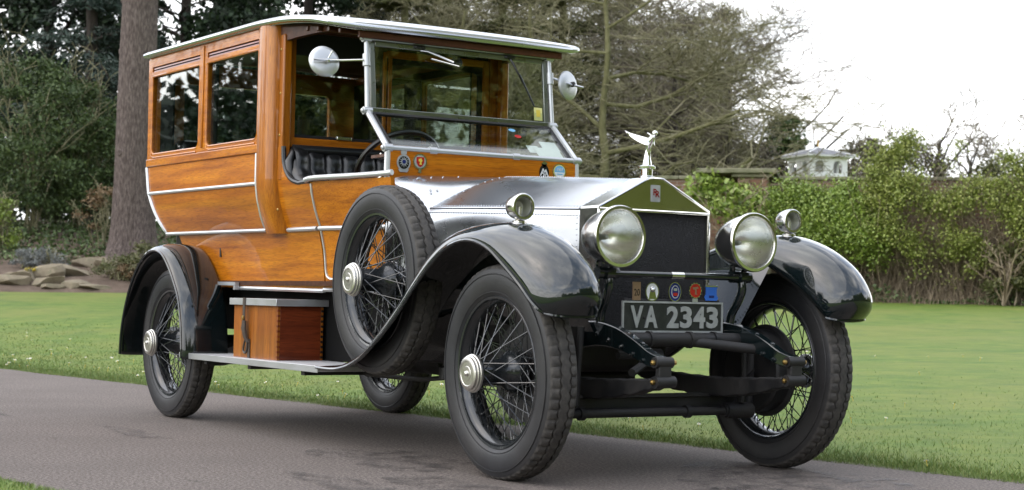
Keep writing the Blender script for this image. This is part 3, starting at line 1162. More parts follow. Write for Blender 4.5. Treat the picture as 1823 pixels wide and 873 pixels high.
for i, (b, d, h, lab) in enumerate(((135.5, 62, 5.6, 'thin leafless tree with many pale shoots right of the cupola'), (133.75, 66, 7.5, 'knotty pollarded tree, left of the pair at the right'), (132.75, 68, 7.0, 'knotty pollarded tree, right of the pair at the right'), (131.4, 70, 6.5, 'faint leafless tree at the right edge of the photo'))):
    bare('bare_tree', spot(b, d), h, .17, lab, 60 + i, dict(bo3, kids=1, el=1.1, rr=.70, wob=.26, rmin=.014), 4 if i in (0, 3) else 3, start=.45, limbs=7, L=h * .34, twig='twig', bark='dark_bark')
for i, (b, d, h, rx, lab) in enumerate(((134.5, 60, 4.7, 1.6, 'grey brown thicket behind the wall below the pollarded trees'), (131.8, 62, 4.1, 1.6, 'low dull evergreen behind the wall at the right edge'), (136.0, 56, 4.4, 1.5, 'brown twiggy thicket right behind the wall beside the cupola'))):
    leafy('thicket', spot(b, d), h, rx, .3, 40, 150, .12, 'leaf_brown' if i != 1 else 'leaf_olive', 'dark_bark', lab, 70 + i, .06, .5, cat='bush')


# shrubs in front of the wood at the left
def shrub(name, at, h, rx, n, k, size, mat, label, seed, stems=14, lump=.34, z0=.12, twig='mossy_twig', aspect=.5, cat='bush', fill=.2, group=None):
    root = tree_root(name, at, label, group, cat)
    rng, rs = random.Random(seed), np.random.RandomState(seed)
    segs, tips = [], []
    for i in range(stems):
        a = rng.uniform(0, 6.283)
        sp_ = rng.uniform(.1, .75) * rx / h
        d = np.array([math.cos(a) * sp_, math.sin(a) * sp_, 1])
        grow(rng, (rng.gauss(0, .1), rng.gauss(0, .1), 0), d / np.linalg.norm(d), h * rng.uniform(.6, .98), .022, 2, segs, tips, dict(wob=.12, n=5, kids=1, ratio=.35, spread=.5, rmin=.006, bare=.3))
    link('stems', seg_mesh('stems', segs, twig, 4), root)
    P = lumps(rs, n, rx, rx, h * z0, h, 1.0, k, fill, lump)
    link('foliage', leaf_mesh('foliage', P, size, mat, rs, aspect=aspect), root)
    return root


shrub('box_shrub', spot(163.6, 39.5), 3.9, 1.5, 110, 170, .085, 'leaf_mid', 'tall loose green shrub near the left edge of the photo', 81, 9)
shrub('privet_shrub', spot(162.2, 40.5), 3.3, 1.25, 100, 170, .085, 'leaf_mid', 'green shrub with thin arching stems between left edge and pine', 82, 9)
shrub('laurel_shrub', spot(161.3, 42), 2.8, 1.0, 50, 150, .09, 'leaf_dark', 'dark leafy shrub close to the left side of the pine trunk', 83, 12)
shrub('euonymus_shrub', spot(164.55, 36.5), 1.15, .42, 22, 110, .07, 'leaf_bright', 'small bright yellow green shrub at the left edge', 84, 8, .18)
shrub('beech_shrub', spot(161.35, 37.2), 1.25, .55, 9, 70, .075, 'leaf_bronze', 'young shrub with dry bronze leaves beside the pine trunk', 85, 8, .20, .3)
shrub('lavender_bush', spot(163.05, 33.9), .42, .40, 16, 120, .06, 'leaf_silver', 'low silvery grey bush behind the rockery stones', 86, 10, .14, .2, aspect=.25)
shrub('lavender_bush', spot(163.75, 34.1), .34, .34, 12, 120, .06, 'leaf_silver', 'smaller silvery bush nearer the left edge of the rockery', 87, 8, .13, .2, aspect=.25)
shrub('heather_clump', spot(160.75, 32.9), .40, .55, 22, 110, .05, 'leaf_olive', 'low olive heather clump in front of the pine trunk', 88, 12, .16, .15)
shrub('heather_clump', spot(160.15, 32.8), .34, .40, 16, 110, .05, 'leaf_bronze', 'reddish heather clump next to the rear wing', 89, 10, .14, .15)
shrub('euonymus_shrub', spot(159.75, 33.6), .55, .45, 16, 110, .06, 'leaf_olive', 'low green shrub half hidden by the rear wing', 90, 8, .16)
for i, (b, d) in enumerate(((163.5, 33.0), (163.62, 33.1))):
    shrub('primrose_clump', spot(b, d), .16, .12, 5, 40, .05, 'flower_yellow', 'yellow flower clump, ' + ('right' if i == 0 else 'left') + ' one of two among the rockery stones', 91 + i, 3, .05, .3, cat='plant')
rsg = np.random.RandomState(77)
P = np.zeros((9000, 3))
bt, dt = rsg.uniform(156, 166, 9000), rsg.uniform(34.5, 44, 9000)
P[:, 0], P[:, 1] = CAM.x + dt * np.cos(np.radians(bt)), CAM.y + dt * np.sin(np.radians(bt))
P[:, 2] = lawn_z(P[:, 0], P[:, 1]) + bank(P[:, 0], P[:, 1]) + np.abs(rsg.normal(size=9000)) * .09 + .02
o = link('ground_cover', leaf_mesh('ground_cover', P, .09, 'leaf_mid', rsg))
tag(o, 'low green ground cover under the trees on the bank', 'ground cover', kind='stuff')

# rockery stones
import bmesh


def stone(at, sx, sy, sz, rot, seed, label):
    bm = bmesh.new()
    bmesh.ops.create_icosphere(bm, subdivisions=3, radius=1)
    rng = random.Random(seed)
    planes = [(Vector((rng.gauss(0, 1), rng.gauss(0, 1), rng.gauss(0, .8))).normalized(), rng.uniform(.55, .85)) for _ in range(9)] + [(Vector((rng.gauss(0, .12), rng.gauss(0, .12), 1)).normalized(), .5)]
    for v_ in bm.verts:
        for nrm, dd in planes:
            q = v_.co.dot(nrm)
            if q > dd:
                v_.co -= nrm * (q - dd)
        v_.co += v_.co.normalized() * .03 * math.sin(v_.co.x * 9 + seed) * math.sin(v_.co.y * 8 + v_.co.z * 7)
        v_.co = Vector((v_.co.x * sx, v_.co.y * sy, v_.co.z * sz))
    me = bpy.data.meshes.new('rock')
    bm.to_mesh(me)
    bm.free()
    me.materials.append(MATS['sandstone'])
    me.shade_smooth()
    me.set_sharp_from_angle(angle=R(25))
    o = link('rock', me, None, at)
    o.rotation_euler = (rng.uniform(-.15, .15), rng.uniform(-.15, .15), rot)
    tag(o, label, 'rock', 'sandstone rocks edging the bed')


for i, (b, d, sx, sy, sz, lab) in enumerate((
        (163.35, 33.2, .52, .30, .26, 'long pale sandstone slab left in the rockery'),
        (162.55, 33.4, .60, .34, .24, 'broad flat sandstone slab in the middle of the rockery'),
        (163.05, 32.5, .42, .26, .17, 'low sandstone rock in the front row left of middle'),
        (162.25, 32.3, .36, .24, .14, 'small pale flat stone at the lawn edge'),
        (162.95, 32.15, .26, .2, .10, 'small low stone at the very front of the rockery'),
        (161.75, 34.6, .40, .28, .22, 'rounded sandstone rock left of the pine roots'),
        (160.95, 34.3, .42, .28, .24, 'yellowish rock at the foot of the pine trunk'),
        (164.3, 32.5, .45, .3, .22, 'grey rock at the left edge of the photo'),
        (161.55, 32.15, .40, .24, .10, 'flat half buried stone near the heather'),
        (162.3, 35.0, .34, .25, .18, 'small rock at the back of the rockery'),
        (163.9, 32.9, .36, .26, .20, 'rock just right of the left edge stone'),
        (160.3, 33.5, .35, .25, .18, 'rock partly hidden by the rear wing'))):
    p = spot(b, d)
    stone((p.x, p.y, p.z + sz * .15), sx, sy, sz, R(b + 90 + (i * 37 % 40 - 20)), i + 3, lab)

# ---- garden wall on the right
WA, WBp = spot(143.2, 34.6), spot(127.5, 34.6)
wdir = Vector((WBp.x - WA.x, WBp.y - WA.y, 0)).normalized()
wlen = (WBp - WA).length
wz = .55
wall = empty('garden_wall', (WA.x, WA.y, wz))
wall.rotation_euler = (0, 0, math.atan2(wdir.y, wdir.x))
tag(wall, 'old brick garden wall with stone coping behind the climbers', 'wall')
WH = 2.66
w_ = MB().box(0, wlen, -.0, .34, 0, WH).build('wall_body', 'brick_wall', wall, smooth=0)
for i in range(int(wlen / .6)):
    MB().box(i * .6 + .004, i * .6 + .596, -.05, .39, WH + .003, WH + .075).build('coping_stone', 'stone_cap', wall, bevel=.012)
# gate pier standing proud, with a long coping slab
pier = spot(139.72, 34.0)
po = empty('gate_pier', (pier.x, pier.y, wz))
po.rotation_euler = wall.rotation_euler
tag(po, 'square brick gate pier with long mossy stone slab beside the radiator', 'pier')
MB().box(-.29, .29, -.30, .30, 0, 2.66).build('pier_core', 'brick_wall', po, smooth=0)
MB().box(-1.10, .48, -.46, .46, 2.735, 2.83).build('coping_slab', 'stone_cap', po, bevel=.02)
MB().box(-.40, .40, -.38, .38, 2.663, 2.733).build('slab_bed', 'stone_cap', po, bevel=.015)
MB().box(.16, .40, -.50, -.315, 0, 2.28).build('stone_post', 'stone_cap', po, bevel=.02)
bk = MB().box(-.108, .108, -.012, .05, -.033, .033)
bk_me = bk.mesh('brick', 'brick', 0)
rng = random.Random(4)


def brick(par, x, y, z, half=False):
    o = link('brick', bk_me, par, (x, y + rng.uniform(-.004, .004), z))
    o.rotation_euler = (rng.uniform(-.02, .02), 0, rng.uniform(-.015, .015))
    if half:
        o.scale = (.47, 1, 1)


for r in range(35):
    z = .04 + r * BRH
    if z > 2.62:
        break
    if r % 2 == 0:
        brick(po, -.17, -.302, z)
        brick(po, .06, -.302, z)
        brick(po, .232, -.302, z, True)
    else:
        brick(po, .17, -.302, z)
        brick(po, -.06, -.302, z)
        brick(po, -.232, -.302, z, True)
wi = wall.rotation_euler[2]


def along(bearing):
    """distance along the wall where a bearing from the stand meets it"""
    th = R(bearing)
    dx, dy = math.cos(th), math.sin(th)
    px, py = WA.x - CAM.x, WA.y - CAM.y
    den = dx * wdir.y - dy * wdir.x
    return -(px * dy - py * dx) / (dx * wdir.y - dy * wdir.x) * -1 if False else (dx * py - dy * px) / (dy * wdir.x - dx * wdir.y)


a0, a1 = sorted((along(141.1), along(140.35)))
for r in range(8, 31):
    z = .04 + r * BRH
    x = math.floor(a0 / BRW) * BRW + (BRW / 2 if r % 2 else 0)
    while x < a1:
        brick(wall, x, -.001, z)
        x += BRW
a0, a1 = sorted((along(135.9), along(134.9)))
for r in range(3, 13):
    z = .04 + r * BRH
    x = math.floor(a0 / BRW) * BRW + (BRW / 2 if r % 2 else 0)
    while x < a1 and rng.random() < .95:
        brick(wall, x, -.001, z)
        x += BRW
# earth strip at the foot of the wall
st = MB()
rows = []
for i in range(60):
    p = WA + wdir * (wlen * i / 59)
    nrm = Vector((wdir.y, -wdir.x, 0))
    row = []
    for k, (w, h) in enumerate(((0, .25), (.3, .16), (.7, .07), (1.1 + .15 * math.sin(i * 1.7), .015), (1.35 + .15 * math.sin(i * 1.7), -.06))):
        q = p + nrm * w
        row.append((q.x, q.y, float(lawn_z(np.array(q.x), np.array(q.y))) + h))
    rows.append(row)
st.loft(rows)
tag(st.build('soil_border', 'soil', None, smooth=80), kind='structure')


# climbers on the wall
def climber(name, b0, b1, zt, bulge, n, k, size, mat, label, seed, zb=.9, d=33.9, top_noise=.35, stems=120, gap=-.35, group='climbers over the garden wall'):
    rng, rs = random.Random(seed), np.random.RandomState(seed)
    c = spot((b0 + b1) / 2, d)
    root = tree_root(name, (c.x, c.y, c.z), label, group, 'climber')
    half = d * math.tan(R(abs(b1 - b0) / 2))
    nrm = np.array([wdir.y, -wdir.x, 0])
    wd = np.array([wdir.x, wdir.y, 0])
    P = []
    for i in range(n):
        u = rs.uniform(-1, 1)
        tz = zt + top_noise * math.sin(u * 5 + seed) * .35 + .12 * math.sin(u * 13 + seed)
        q = rs.uniform() ** .8
        if math.sin(u * half * 2.1 + seed * 1.7 + 2 * math.sin(q * 5 + u * half)) * math.sin(q * 6.3 + seed + u * half * 1.3) < gap:
            continue
        z = zb + (tz - zb) * q + (rs.normal() * .18 if q < .15 else 0)
        out = bulge * (.35 + .65 * math.sin(math.pi * min(1, q * .75 + .2))) * rs.uniform(.5, 1.1)
        s = rs.uniform(.06, .19)
        P.append(wd * u * half * 1.04 + nrm * out + np.array([0, 0, z]) + rs.normal(size=(k, 3)) * s * np.array([1, 1, .8]))
    link('foliage', leaf_mesh('foliage', np.concatenate(P), size, mat, rs, aspect=.75, droop=.25), root)
    segs = []
    for i in range(stems):
        u = rs.uniform(-1, 1)
        p = wd * u * half + nrm * rs.uniform(.05, bulge * .6)
        L = rs.uniform(.6, 1.0) * zt
        dirv = np.array([0, 0, 1.0])
        r = rs.uniform(.005, .014)
        for q in range(6):
            dirv = dirv + wd * rs.normal() * .22 + nrm * rs.normal() * .18
            dirv /= np.linalg.norm(dirv)
            nx = p + dirv * L / 6
            segs.append((*p, r, *nx, r * .85))
            p, r = nx, r * .85
    link('stems', seg_mesh('stems', segs, 'dry_stem', 3), root)
    return root


climber('ivy', 139.75, 137.6, 2.02, .75, 320, 110, .052, 'leaf_ivy', 'glossy green climber beside the right headlamp below the cupola', 101, .75)
climber('ivy', 137.9, 135.5, 2.02, .8, 340, 110, .052, 'leaf_ivy', 'green climber with leafy skirts in the middle of the wall', 102, .75)
climber('ivy', 135.8, 133.0, 2.98, .9, 400, 110, .050, 'leaf_climber', 'taller green climber rising above the wall right of the middle', 103, .72, stems=180, gap=-.22, top_noise=.6)
climber('ivy', 133.3, 129.6, 2.80, .85, 380, 100, .050, 'leaf_climber', 'tangled climber with brown stems at the right edge', 104, .7, stems=260, gap=-.12, top_noise=.5)
climber('ivy', 141.6, 140.2, 2.25, .35, 26, 60, .10, 'leaf_ivy', 'small climber on the wall between radiator and pier', 105, 1.75, stems=30)
shrub('laurel_bush', spot(140.35, 32.4), 2.02, .36, 14, 70, .12, 'leaf_bright', 'bright yellow green laurel right beside the radiator peak', 106, 7, .20, .72, 'dry_stem', .5)
shrub('laurel_bush', spot(139.75, 32.3), 1.86, .30, 14, 70, .12, 'leaf_bright', 'bright yellow green laurel in front of the stone post', 107, 6, .2, .62, 'dry_stem', .5)
# dry stems and weeds at the foot of the wall
rs = np.random.RandomState(55)
segs = []
for i in range(8000):
    u = rs.uniform(0, wlen)
    w = abs(rs.normal()) * .55 + .05
    p = np.array(WA) + np.array(wdir) * u + np.array([wdir.y, -wdir.x, 0]) * w
    p[2] = lawn_z(p[0], p[1]) + max(0, .2 - .2 * w)
    h = rs.uniform(.25, 1.35) * max(.2, 1.0 - w * .6)
    d = np.array([rs.normal() * .3, rs.normal() * .3, 1])
    q = p + d * h * .55
    q2 = q + (d + np.array([rs.normal() * .5, rs.normal() * .5, -.2])) * h * .45
    r = rs.uniform(.004, .009)
    segs.append((*p, r, *q, r * .8))
    segs.append((*q, r * .8, *q2, r * .4))
o = link('dry_weeds', seg_mesh('dry_weeds', segs, 'dry_stem', 3))
tag(o, 'tangle of dry brown stems along the foot of the wall', 'weeds', kind='stuff')
P = np.zeros((9000, 3))
u, w = rs.uniform(0, wlen, 9000), np.abs(rs.normal(size=9000)) * .35 + .5
u = u + .5 * np.sin(u * 2.3)
nv = np.array([wdir.y, -wdir.x])
P[:, 0] = WA.x + wdir.x * u + nv[0] * w
P[:, 1] = WA.y + wdir.y * u + nv[1] * w
P[:, 2] = lawn_z(P[:, 0], P[:, 1]) + np.abs(rs.normal(size=9000)) * .09 * (1 + np.sin(u * 1.9)) + .03
o = link('low_weeds', leaf_mesh('low_weeds', P, .08, 'leaf_mid', rs, up=.3))
tag(o, 'low green weeds between lawn and wall', 'weeds', kind='stuff')
shrub('elder_bush', spot(131.6, 32.8), 1.15, .5, 16, 80, .09, 'leaf_olive', 'pale green bush at the foot of the wall far right', 108, 12, .2, .2, 'dry_stem')

# ---- white cupola behind the wall
cu = spot(137.62, 46.0)
cz = 4.16
cup = empty('white_cupola', (cu.x, cu.y, cz - 3.0))
cup.rotation_euler = (0, 0, wi + R(33))
tag(cup, 'white arcaded cupola with grey hipped roof behind the wall', 'cupola')
hw, hh = .57, .48
for k in range(4):
    c, s = math.cos(k * math.pi / 2), math.sin(k * math.pi / 2)
    holes = []
    for cx in (-.275, .275):
        ar = .135
        holes.append([(cx - ar, .06), (cx + ar, .06)] + [(cx + ar * math.cos(a), .25 + ar * math.sin(a)) for a in [math.pi * q / 10 for q in range(11)]])
    mb = MB().plate([(-hw + (.06 if k % 2 else 0), 0), (hw - (.06 if k % 2 else 0), 0), (hw - (.06 if k % 2 else 0), hh), (-hw + (.06 if k % 2 else 0), hh)], holes, -hw, -hw + .06, lambda u, v, w: (u, w, v))
    mb.xform(lambda x, y, z: (x * c - y * s, x * s + y * c, z + 3.0)).build('arcade_wall', 'white_render', cup, smooth=0)
MB().box(-.58, .58, -.58, .58, 2.93, 2.997).build('plinth', 'white_render', cup, bevel=.01)
MB().box(-.49, .49, -.49, .49, 0, 2.93).build('tower', 'white_render', cup, smooth=0)
MB().box(-.16, .16, -.16, .16, 2.998, 3.455).build('centre_post', 'white_render', cup)
ov = .71
rz = 3.0 + hh
MB().box(-ov, ov, -ov, ov, rz + .002, rz + .055).build('eaves', 'white_render', cup, bevel=.01)
rfm = MB().add([(-ov - .01, -ov - .01, rz + .057), (ov + .01, -ov - .01, rz + .057), (ov + .01, ov + .01, rz + .057), (-ov - .01, ov + .01, rz + .057), (0, 0, rz + .29)], [(0, 1, 4), (1, 2, 4), (2, 3, 4), (3, 0, 4), (3, 2, 1, 0)])
rfo = rfm.build('roof', 'slate', cup, smooth=0)
for sx, sy in ((1, 1), (1, -1), (-1, 1), (-1, -1)):
    MB().tube([(sx * (ov + .01), sy * (ov + .01), rz + .065), (0, 0, rz + .298)], .022, 6).build('hip_ridge', 'white_render', rfo)
MB().tube([(0, 0, rz + .31), (0, 0, rz + .47), (0, 0, rz + .70)], [.03, .02, .006], 8).build('finial', 'brass', rfo)
MB().lathe([(-.035, 0), (-.02, .03), (.02, .03), (.035, 0)], (0, 0, rz + .45), (0, 0, 1), 12).build('finial_ball', 'brass', rfo)

# bare undergrowth and branches filling the wood behind the windscreen and bonnet
rs = np.random.RandomState(19)
NB_ = 52000
bt = rs.uniform(139.6, 153.5, NB_)
dt = rs.uniform(51, 66, NB_)
top = np.interp(bt, [139.6, 140.6, 141.6, 143, 146, 153.5], [3.2, 6.0, 8.0, 10.0, 11.0, 11.5])
ht = rs.uniform(0, 1, NB_) ** .9 * top
p0 = np.stack([CAM.x + dt * np.cos(np.radians(bt)), CAM.y + dt * np.sin(np.radians(bt)), .8 + ht], -1)
dv = rs.normal(size=(NB_, 3)) * np.array([1, 1, .55]) + np.array([0, 0, .15])
dv /= np.linalg.norm(dv, axis=1, keepdims=True)
ln_ = rs.uniform(.35, 1.3, NB_)[:, None]
md = p0 + dv * ln_ * .5
dv2 = dv + rs.normal(size=(NB_, 3)) * .35
p1 = md + dv2 * ln_ * .5
r_ = rs.uniform(.006, .016, NB_)[:, None]
o = link('bare_undergrowth', seg_mesh('bare_undergrowth', np.concatenate([np.concatenate([p0, r_, md, r_ * .8], 1), np.concatenate([md, r_ * .8, p1, r_ * .5], 1)]), 'mossy_twig', 3))
tag(o, 'soft mass of bare olive brown branches far behind the car', 'branches', kind='stuff')

# ---- far wood: behind everything and left outside the picture; front mass added for reflections
rs = np.random.RandomState(91)
P = []
for i in range(820):
    b = rs.uniform(143.0, 172)
    d = rs.uniform(60, 70)
    zt = 9.0 if b > 153 else 3.2
    p = spot(b, d)
    z = p.z + rs.uniform(0, zt) * rs.uniform(.5, 1)
    P.append(np.array([p.x, p.y, z]) + rs.normal(size=(70, 3)) * np.array([.9, .9, .6]))
o = link('far_wood', leaf_mesh('far_wood', np.concatenate(P), .30, 'leaf_dark', rs))
tag(o, 'dark mass of woodland far behind the car', 'wood', kind='stuff')
for nm, cnt, b0, b1, d0, d1, z1, lsz, lab in (('surrounding_wood', 1500, 178, 232, 30, 44, 7.5, .34, 'dark woodland beyond the left end of the drive'), ('added_front_wood', 3600, -40, 100, 38, 48, 11.0, .60, 'unseen tree mass added in front of the car for its reflections')):
    P = []
    for i in range(cnt):
        b = rs.uniform(b0, b1)
        d = rs.uniform(d0, d1)
        x, y = -1 + d * math.cos(R(b)), d * math.sin(R(b))
        zt = z1 * (.62 + .38 * math.sin(b * .55) * math.sin(b * .23 + 1))
        if nm == 'added_front_wood' and i % 2:
            b = rs.uniform(8, 60)
            x, y = -1 + d * math.cos(R(b)), d * math.sin(R(b))
            zt = 19 + 2 * math.sin(b)  # extra-tall unseen stand, added to keep sky out of the windscreen reflection
        z = rs.uniform(0, 1) ** 1.1 * zt
        P.append(np.array([x, y, z]) + rs.normal(size=(60, 3)) * np.array([.8, .8, .5]))
    o = link(nm, leaf_mesh(nm, np.concatenate(P), lsz, 'leaf_climber' if nm == 'added_front_wood' else 'leaf_dark', rs))
    tag(o, lab, 'wood', kind='stuff')
# ================================================================== THE CAR
# car axes: X forward, Y to its left, Z up; origin on the drive under the front axle
car = empty('vintage_car', (0, 0, 0))
tag(car, 'vintage wood bodied shooting brake with silver bonnet and black wings parked on the drive', 'car')
WB, TRK, WR = 3.63, 0.717, 0.437


def both(mb, name, mats, parent=car, **k):
    """a part on the right side of the car and its mirror image on the left"""
    a = mb.build(name, mats, parent, **k)
    b = mb.mirror().build(name, mats, parent, **k)
    return a, b


def lerp_tab(x, tab):
    for (a, va), (b, vb) in zip(tab, tab[1:]):
        if x <= b:
            t = max(0.0, (x - a) / (b - a))
            return va + (vb - va) * t
    return tab[-1][1]


def inset(z):
    return lerp_tab(z, [(0.74, 0.112), (0.95, 0.092), (1.07, 0.066), (1.15, 0.035), (1.24, 0.012), (1.33, 0.0), (3, 0.0)])


def base_w(x):
    return lerp_tab(x, [(-5, 0.715), (-2.42, 0.715), (-2.34, 0.692), (-1.97, 0.688), (-1.32, 0.560), (0, 0.54)])


def YS(x, z):
    return (base_w(x) if z > 1.072 or x > -1.97 else min(base_w(x), 0.700)) - inset(z)


def tilt(x, y, z):
    return (x, y, z - 0.0085 * (x + 3.4))


def skin(x0, x1, z0, z1, off=0.0, th=0.02, nx=8, nz=12, tilted=True):
    """curved body panel on the right side; x0, x1 may depend on z"""
    fx0 = x0 if callable(x0) else (lambda z: x0)
    fx1 = x1 if callable(x1) else (lambda z: x1)
    rows = []
    for i in range(nz + 1):
        z = z0 + (z1 - z0) * i / nz
        fr, bk = [], []
        for k in range(nx + 1):
            x = fx0(z) + (fx1(z) - fx0(z)) * k / nx
            fr.append((x, -(YS(x, z) + off), z))
            bk.append((x, -(YS(x, z) + off - th), z))
        rows.append(fr + bk[::-1])
    mb = MB().loft(rows, close_u=True)
    n = len(rows[0])
    mb.f.append(tuple(range(n)))
    mb.f.append(tuple(range(n * nz, n * (nz + 1)))[::-1])
    mb.mi += [0, 0]
    if tilted:
        mb.xform(tilt)
    return mb


def strip(pts, off, w=0.011, n=8, fl=0.6):
    """half-round aluminium moulding along body-side points (x, z)"""
    P = [(x, -(YS(x, z) + off), z) for x, z in pts]
    return MB().tube(P, w, n).xform(tilt)


def rear_x(z):
    return lerp_tab(z, [(0.7, -3.93), (1.07, -4.02), (1.20, -4.115), (1.33, -4.185), (1.49, -4.225), (3, -4.235)])


# ---- rear compartment
Z_BOT, Z_RAIL, Z_BELT, Z_TOP = 1.076, 1.323, 1.489, 2.150
w1 = rrect(-4.170, -3.397, 1.560, 2.045, 0.012, 5, 0.045)
w2 = rrect(-3.287, -2.562, 1.560, 2.045, 0.012, 5, 0.045)
sl1 = rrect(-4.175, -3.40, 2.068, 2.100, 0.006, 2)
sl2 = rrect(-3.285, -2.565, 2.068, 2.100, 0.006, 2)
frm = MB().plate([(-4.228, Z_BELT), (-2.545, Z_BELT), (-2.545, Z_TOP), (-4.238, Z_TOP)], [w1, w2, sl1, sl2], 0.688, 0.718, lambda u, v, w: (u, -w, v)).xform(tilt)
fa, fb = both(frm, 'window_frame', 'oak_x', bevel=0.004)
for s, fr in ((-1, fa), (1, fb)):
    for (x0, x1) in ((-4.170, -3.397), (-3.287, -2.562)):
        pn = MB().plate(rrect(x0 - 0.008, x1 + 0.008, 1.552, 2.053, 0.012, 5, 0.05), [], 0.698, 0.703, lambda u, v, w: (u, s * w, v)).xform(tilt)
        pn.build('window_pane', 'window_glass', fr, smooth=0)
        bead = MB()
        lo = rrect(x0 + 0.002, x1 - 0.002, 1.562, 2.043, 0.012, 5, 0.045)
        bead.tube([(u, s * 0.714, v) for u, v in lo], 0.007, 6, closed=True).xform(tilt)
        bead.build('window_bead', 'oak_x', fr)
    for (x0, x1) in ((-4.175, -3.40), (-3.285, -2.565)):
        for dz in (0.0, 0.016):
            sl = MB().obox(((x0 + x1) / 2, s * 0.704, 2.0765 + dz), ((x1 - x0) / 2 + .005, 0, 0), (0, s * 0.009, -0.004), (0, 0.0012, 0.0045)).xform(tilt)
            sl.build('louvre_slat', 'slat_wood', fr)
        MB().box(x0 - .01, x1 + .01, min(s * .6885, s * .684), max(s * .6885, s * .684), 2.062, 2.106).xform(tilt).build('louvre_backing', 'dark_cloth', fr)
    # moulding lines under each window
    for (x0, x1) in ((-4.15, -3.43), (-3.26, -2.59)):
        mb = MB().tube([(x0 - 0.02, s * 0.7185, 1.59), (x0 - .012, s * 0.7185, 1.552), (x0 + 0.03, s * 0.7185, 1.541), (x1, s * 0.7185, 1.541)], 0.005, 6).xform(tilt)
        mb.build('frame_moulding', 'oak_x', fr)
    mb = MB().box(-3.352, -3.330, min(s * .716, s * .726), max(s * .716, s * .726), Z_BELT + .07, Z_TOP - .005).xform(tilt)
    mb.build('centre_bead', 'oak_z', fr, bevel=0.004)

pa, pb = both(skin(rear_x, -2.545, Z_RAIL + 0.002, Z_BELT - 0.002, 0.0, 0.02, 6, 6), 'upper_side_panel', 'oak_x', bevel=0.003)
pa2, pb2 = both(skin(rear_x, -2.545, Z_BOT, Z_RAIL - 0.002, 0.0, 0.02, 6, 14), 'lower_side_panel', 'oak_x', bevel=0.003)
MB_line = [(-4.228 + 0.0 * i, 0) for i in range(2)]
belt = MB().box(-4.232, -2.545, -0.7255, -0.700, Z_BELT - 0.002, Z_BELT + 0.045).xform(tilt)
both(belt, 'belt_rail', 'oak_x', bevel=0.005)
n_ = 14
both(strip([(rear_x(Z_RAIL) + (-2.545 - rear_x(Z_RAIL)) * i / n_, Z_RAIL) for i in range(n_ + 1)], 0.003, 0.0105), 'side_moulding', 'trim')
both(strip([(rear_x(Z_BOT) + (-2.55 - rear_x(Z_BOT)) * i / n_, Z_BOT) for i in range(n_ + 1)], 0.003, 0.0105), 'lower_moulding', 'trim')
zz = [Z_BOT - 0.004 + (Z_BELT - Z_BOT) * i / 16 for i in range(17)]
both(strip([(rear_x(z) - 0.004, z) for z in zz], 0.002, 0.0115), 'rear_corner_moulding', 'trim')
both(strip([(-2.552, z) for z in zz], 0.005, 0.0105), 'front_moulding', 'trim')

# lower body side, below the mouldings, and the small step over the sill
lb = skin(lambda z: -3.90 + (1.076 - z) * 0.5, -1.992, 0.765, Z_BOT - 0.004, -0.006, 0.02, 10, 6)
both(lb, 'lower_body_panel', 'oak_x')
both(MB().tube([(x, -(YS(x, 0.765) - 0.002), 0.762) for x in (-3.05, -2.7, -2.3, -1.99)], 0.0115, 6).xform(tilt), 'sill_moulding', 'trim')
both(MB().box(-3.28, -3.03, -0.625, -0.60, 0.775, 0.795).box(-3.05, -3.028, -0.626, -0.60, 0.752, 0.774).xform(tilt), 'step_moulding', 'trim')

# big rounded pillar between the compartments
rows = []
for i in range(19):
    z = Z_BOT - 0.02 + (2.155 - Z_BOT + 0.02) * i / 18
    d = inset(z)
    sec = [(-2.546, 0.60), (-2.546, 0.712), (-2.538, 0.729), (-2.50, 0.742), (-2.45, 0.746), (-2.40, 0.741), (-2.362, 0.727), (-2.348, 0.705), (-2.346, 0.60)]
    rows.append([(x, -(y - d), z) for x, y in sec])
pil = MB().loft(rows, close_u=True)
pil.f += [tuple(range(9)), tuple(range(18 * 9, 19 * 9))[::-1]]
pil.mi += [0, 0]
both(pil.xform(tilt), 'pillar', 'oak_z')
jam = MB().box(-2.343, -2.292, -0.694, -0.645, 1.33, 2.10).xform(tilt)
ja, jb = both(jam, 'door_jamb', 'oak_z', bevel=0.008)
for s, par in ((-1, ja), (1, jb)):
    for z in (1.18, 1.57, 1.79, 2.02):
        MB().lathe([(0, .0075), (.003, .006), (.0045, 0)], (-2.325, s * 0.6945, z), (0, s, 0), 10).xform(tilt).build('screw_head', 'brass', par)

# rear wall
rw = MB()
hole = rrect(-0.5, 0.5, 1.6, 2.02, 0.03)
rw.plate([(-0.625, 1.09), (0.625, 1.09), (0.685, 1.28), (0.685, 2.15), (-0.685, 2.15), (-0.685, 1.28)], [hole], 0, 0.03, lambda u, v, w: (rear_x(v) + 0.004 + w, u, v)).xform(tilt)
rwo = rw.build('rear_wall', 'oak_y', car)
MB().plate(rrect(-0.51, 0.51, 1.59, 2.03, 0.03), [], 0, 0.005, lambda u, v, w: (-4.222 + w, u, v)).xform(tilt).build('window_pane', 'window_glass', rwo, smooth=0)
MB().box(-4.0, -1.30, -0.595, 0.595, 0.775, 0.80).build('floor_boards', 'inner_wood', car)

# front side panel, with the cut-away round the seat, and the door
cut = [(-2.343, 1.08), (-1.972, 1.08), (-1.972, 1.298), (-2.06, 1.298)] + spline([(-2.10, 1.300), (-2.18, 1.318), (-2.245, 1.36), (-2.283, 1.42), (-2.295, 1.50)], 5) + [(-2.343, 1.50)]


def skin_poly(poly, off, th, n=3):
    """thin curved panel over a (x, z) polygon: cut into strips along x"""
    mb = MB()
    mb.plate(poly, [], 0, th, lambda u, v, w: (u, -(YS(u, v) + off - w), v))
    return mb


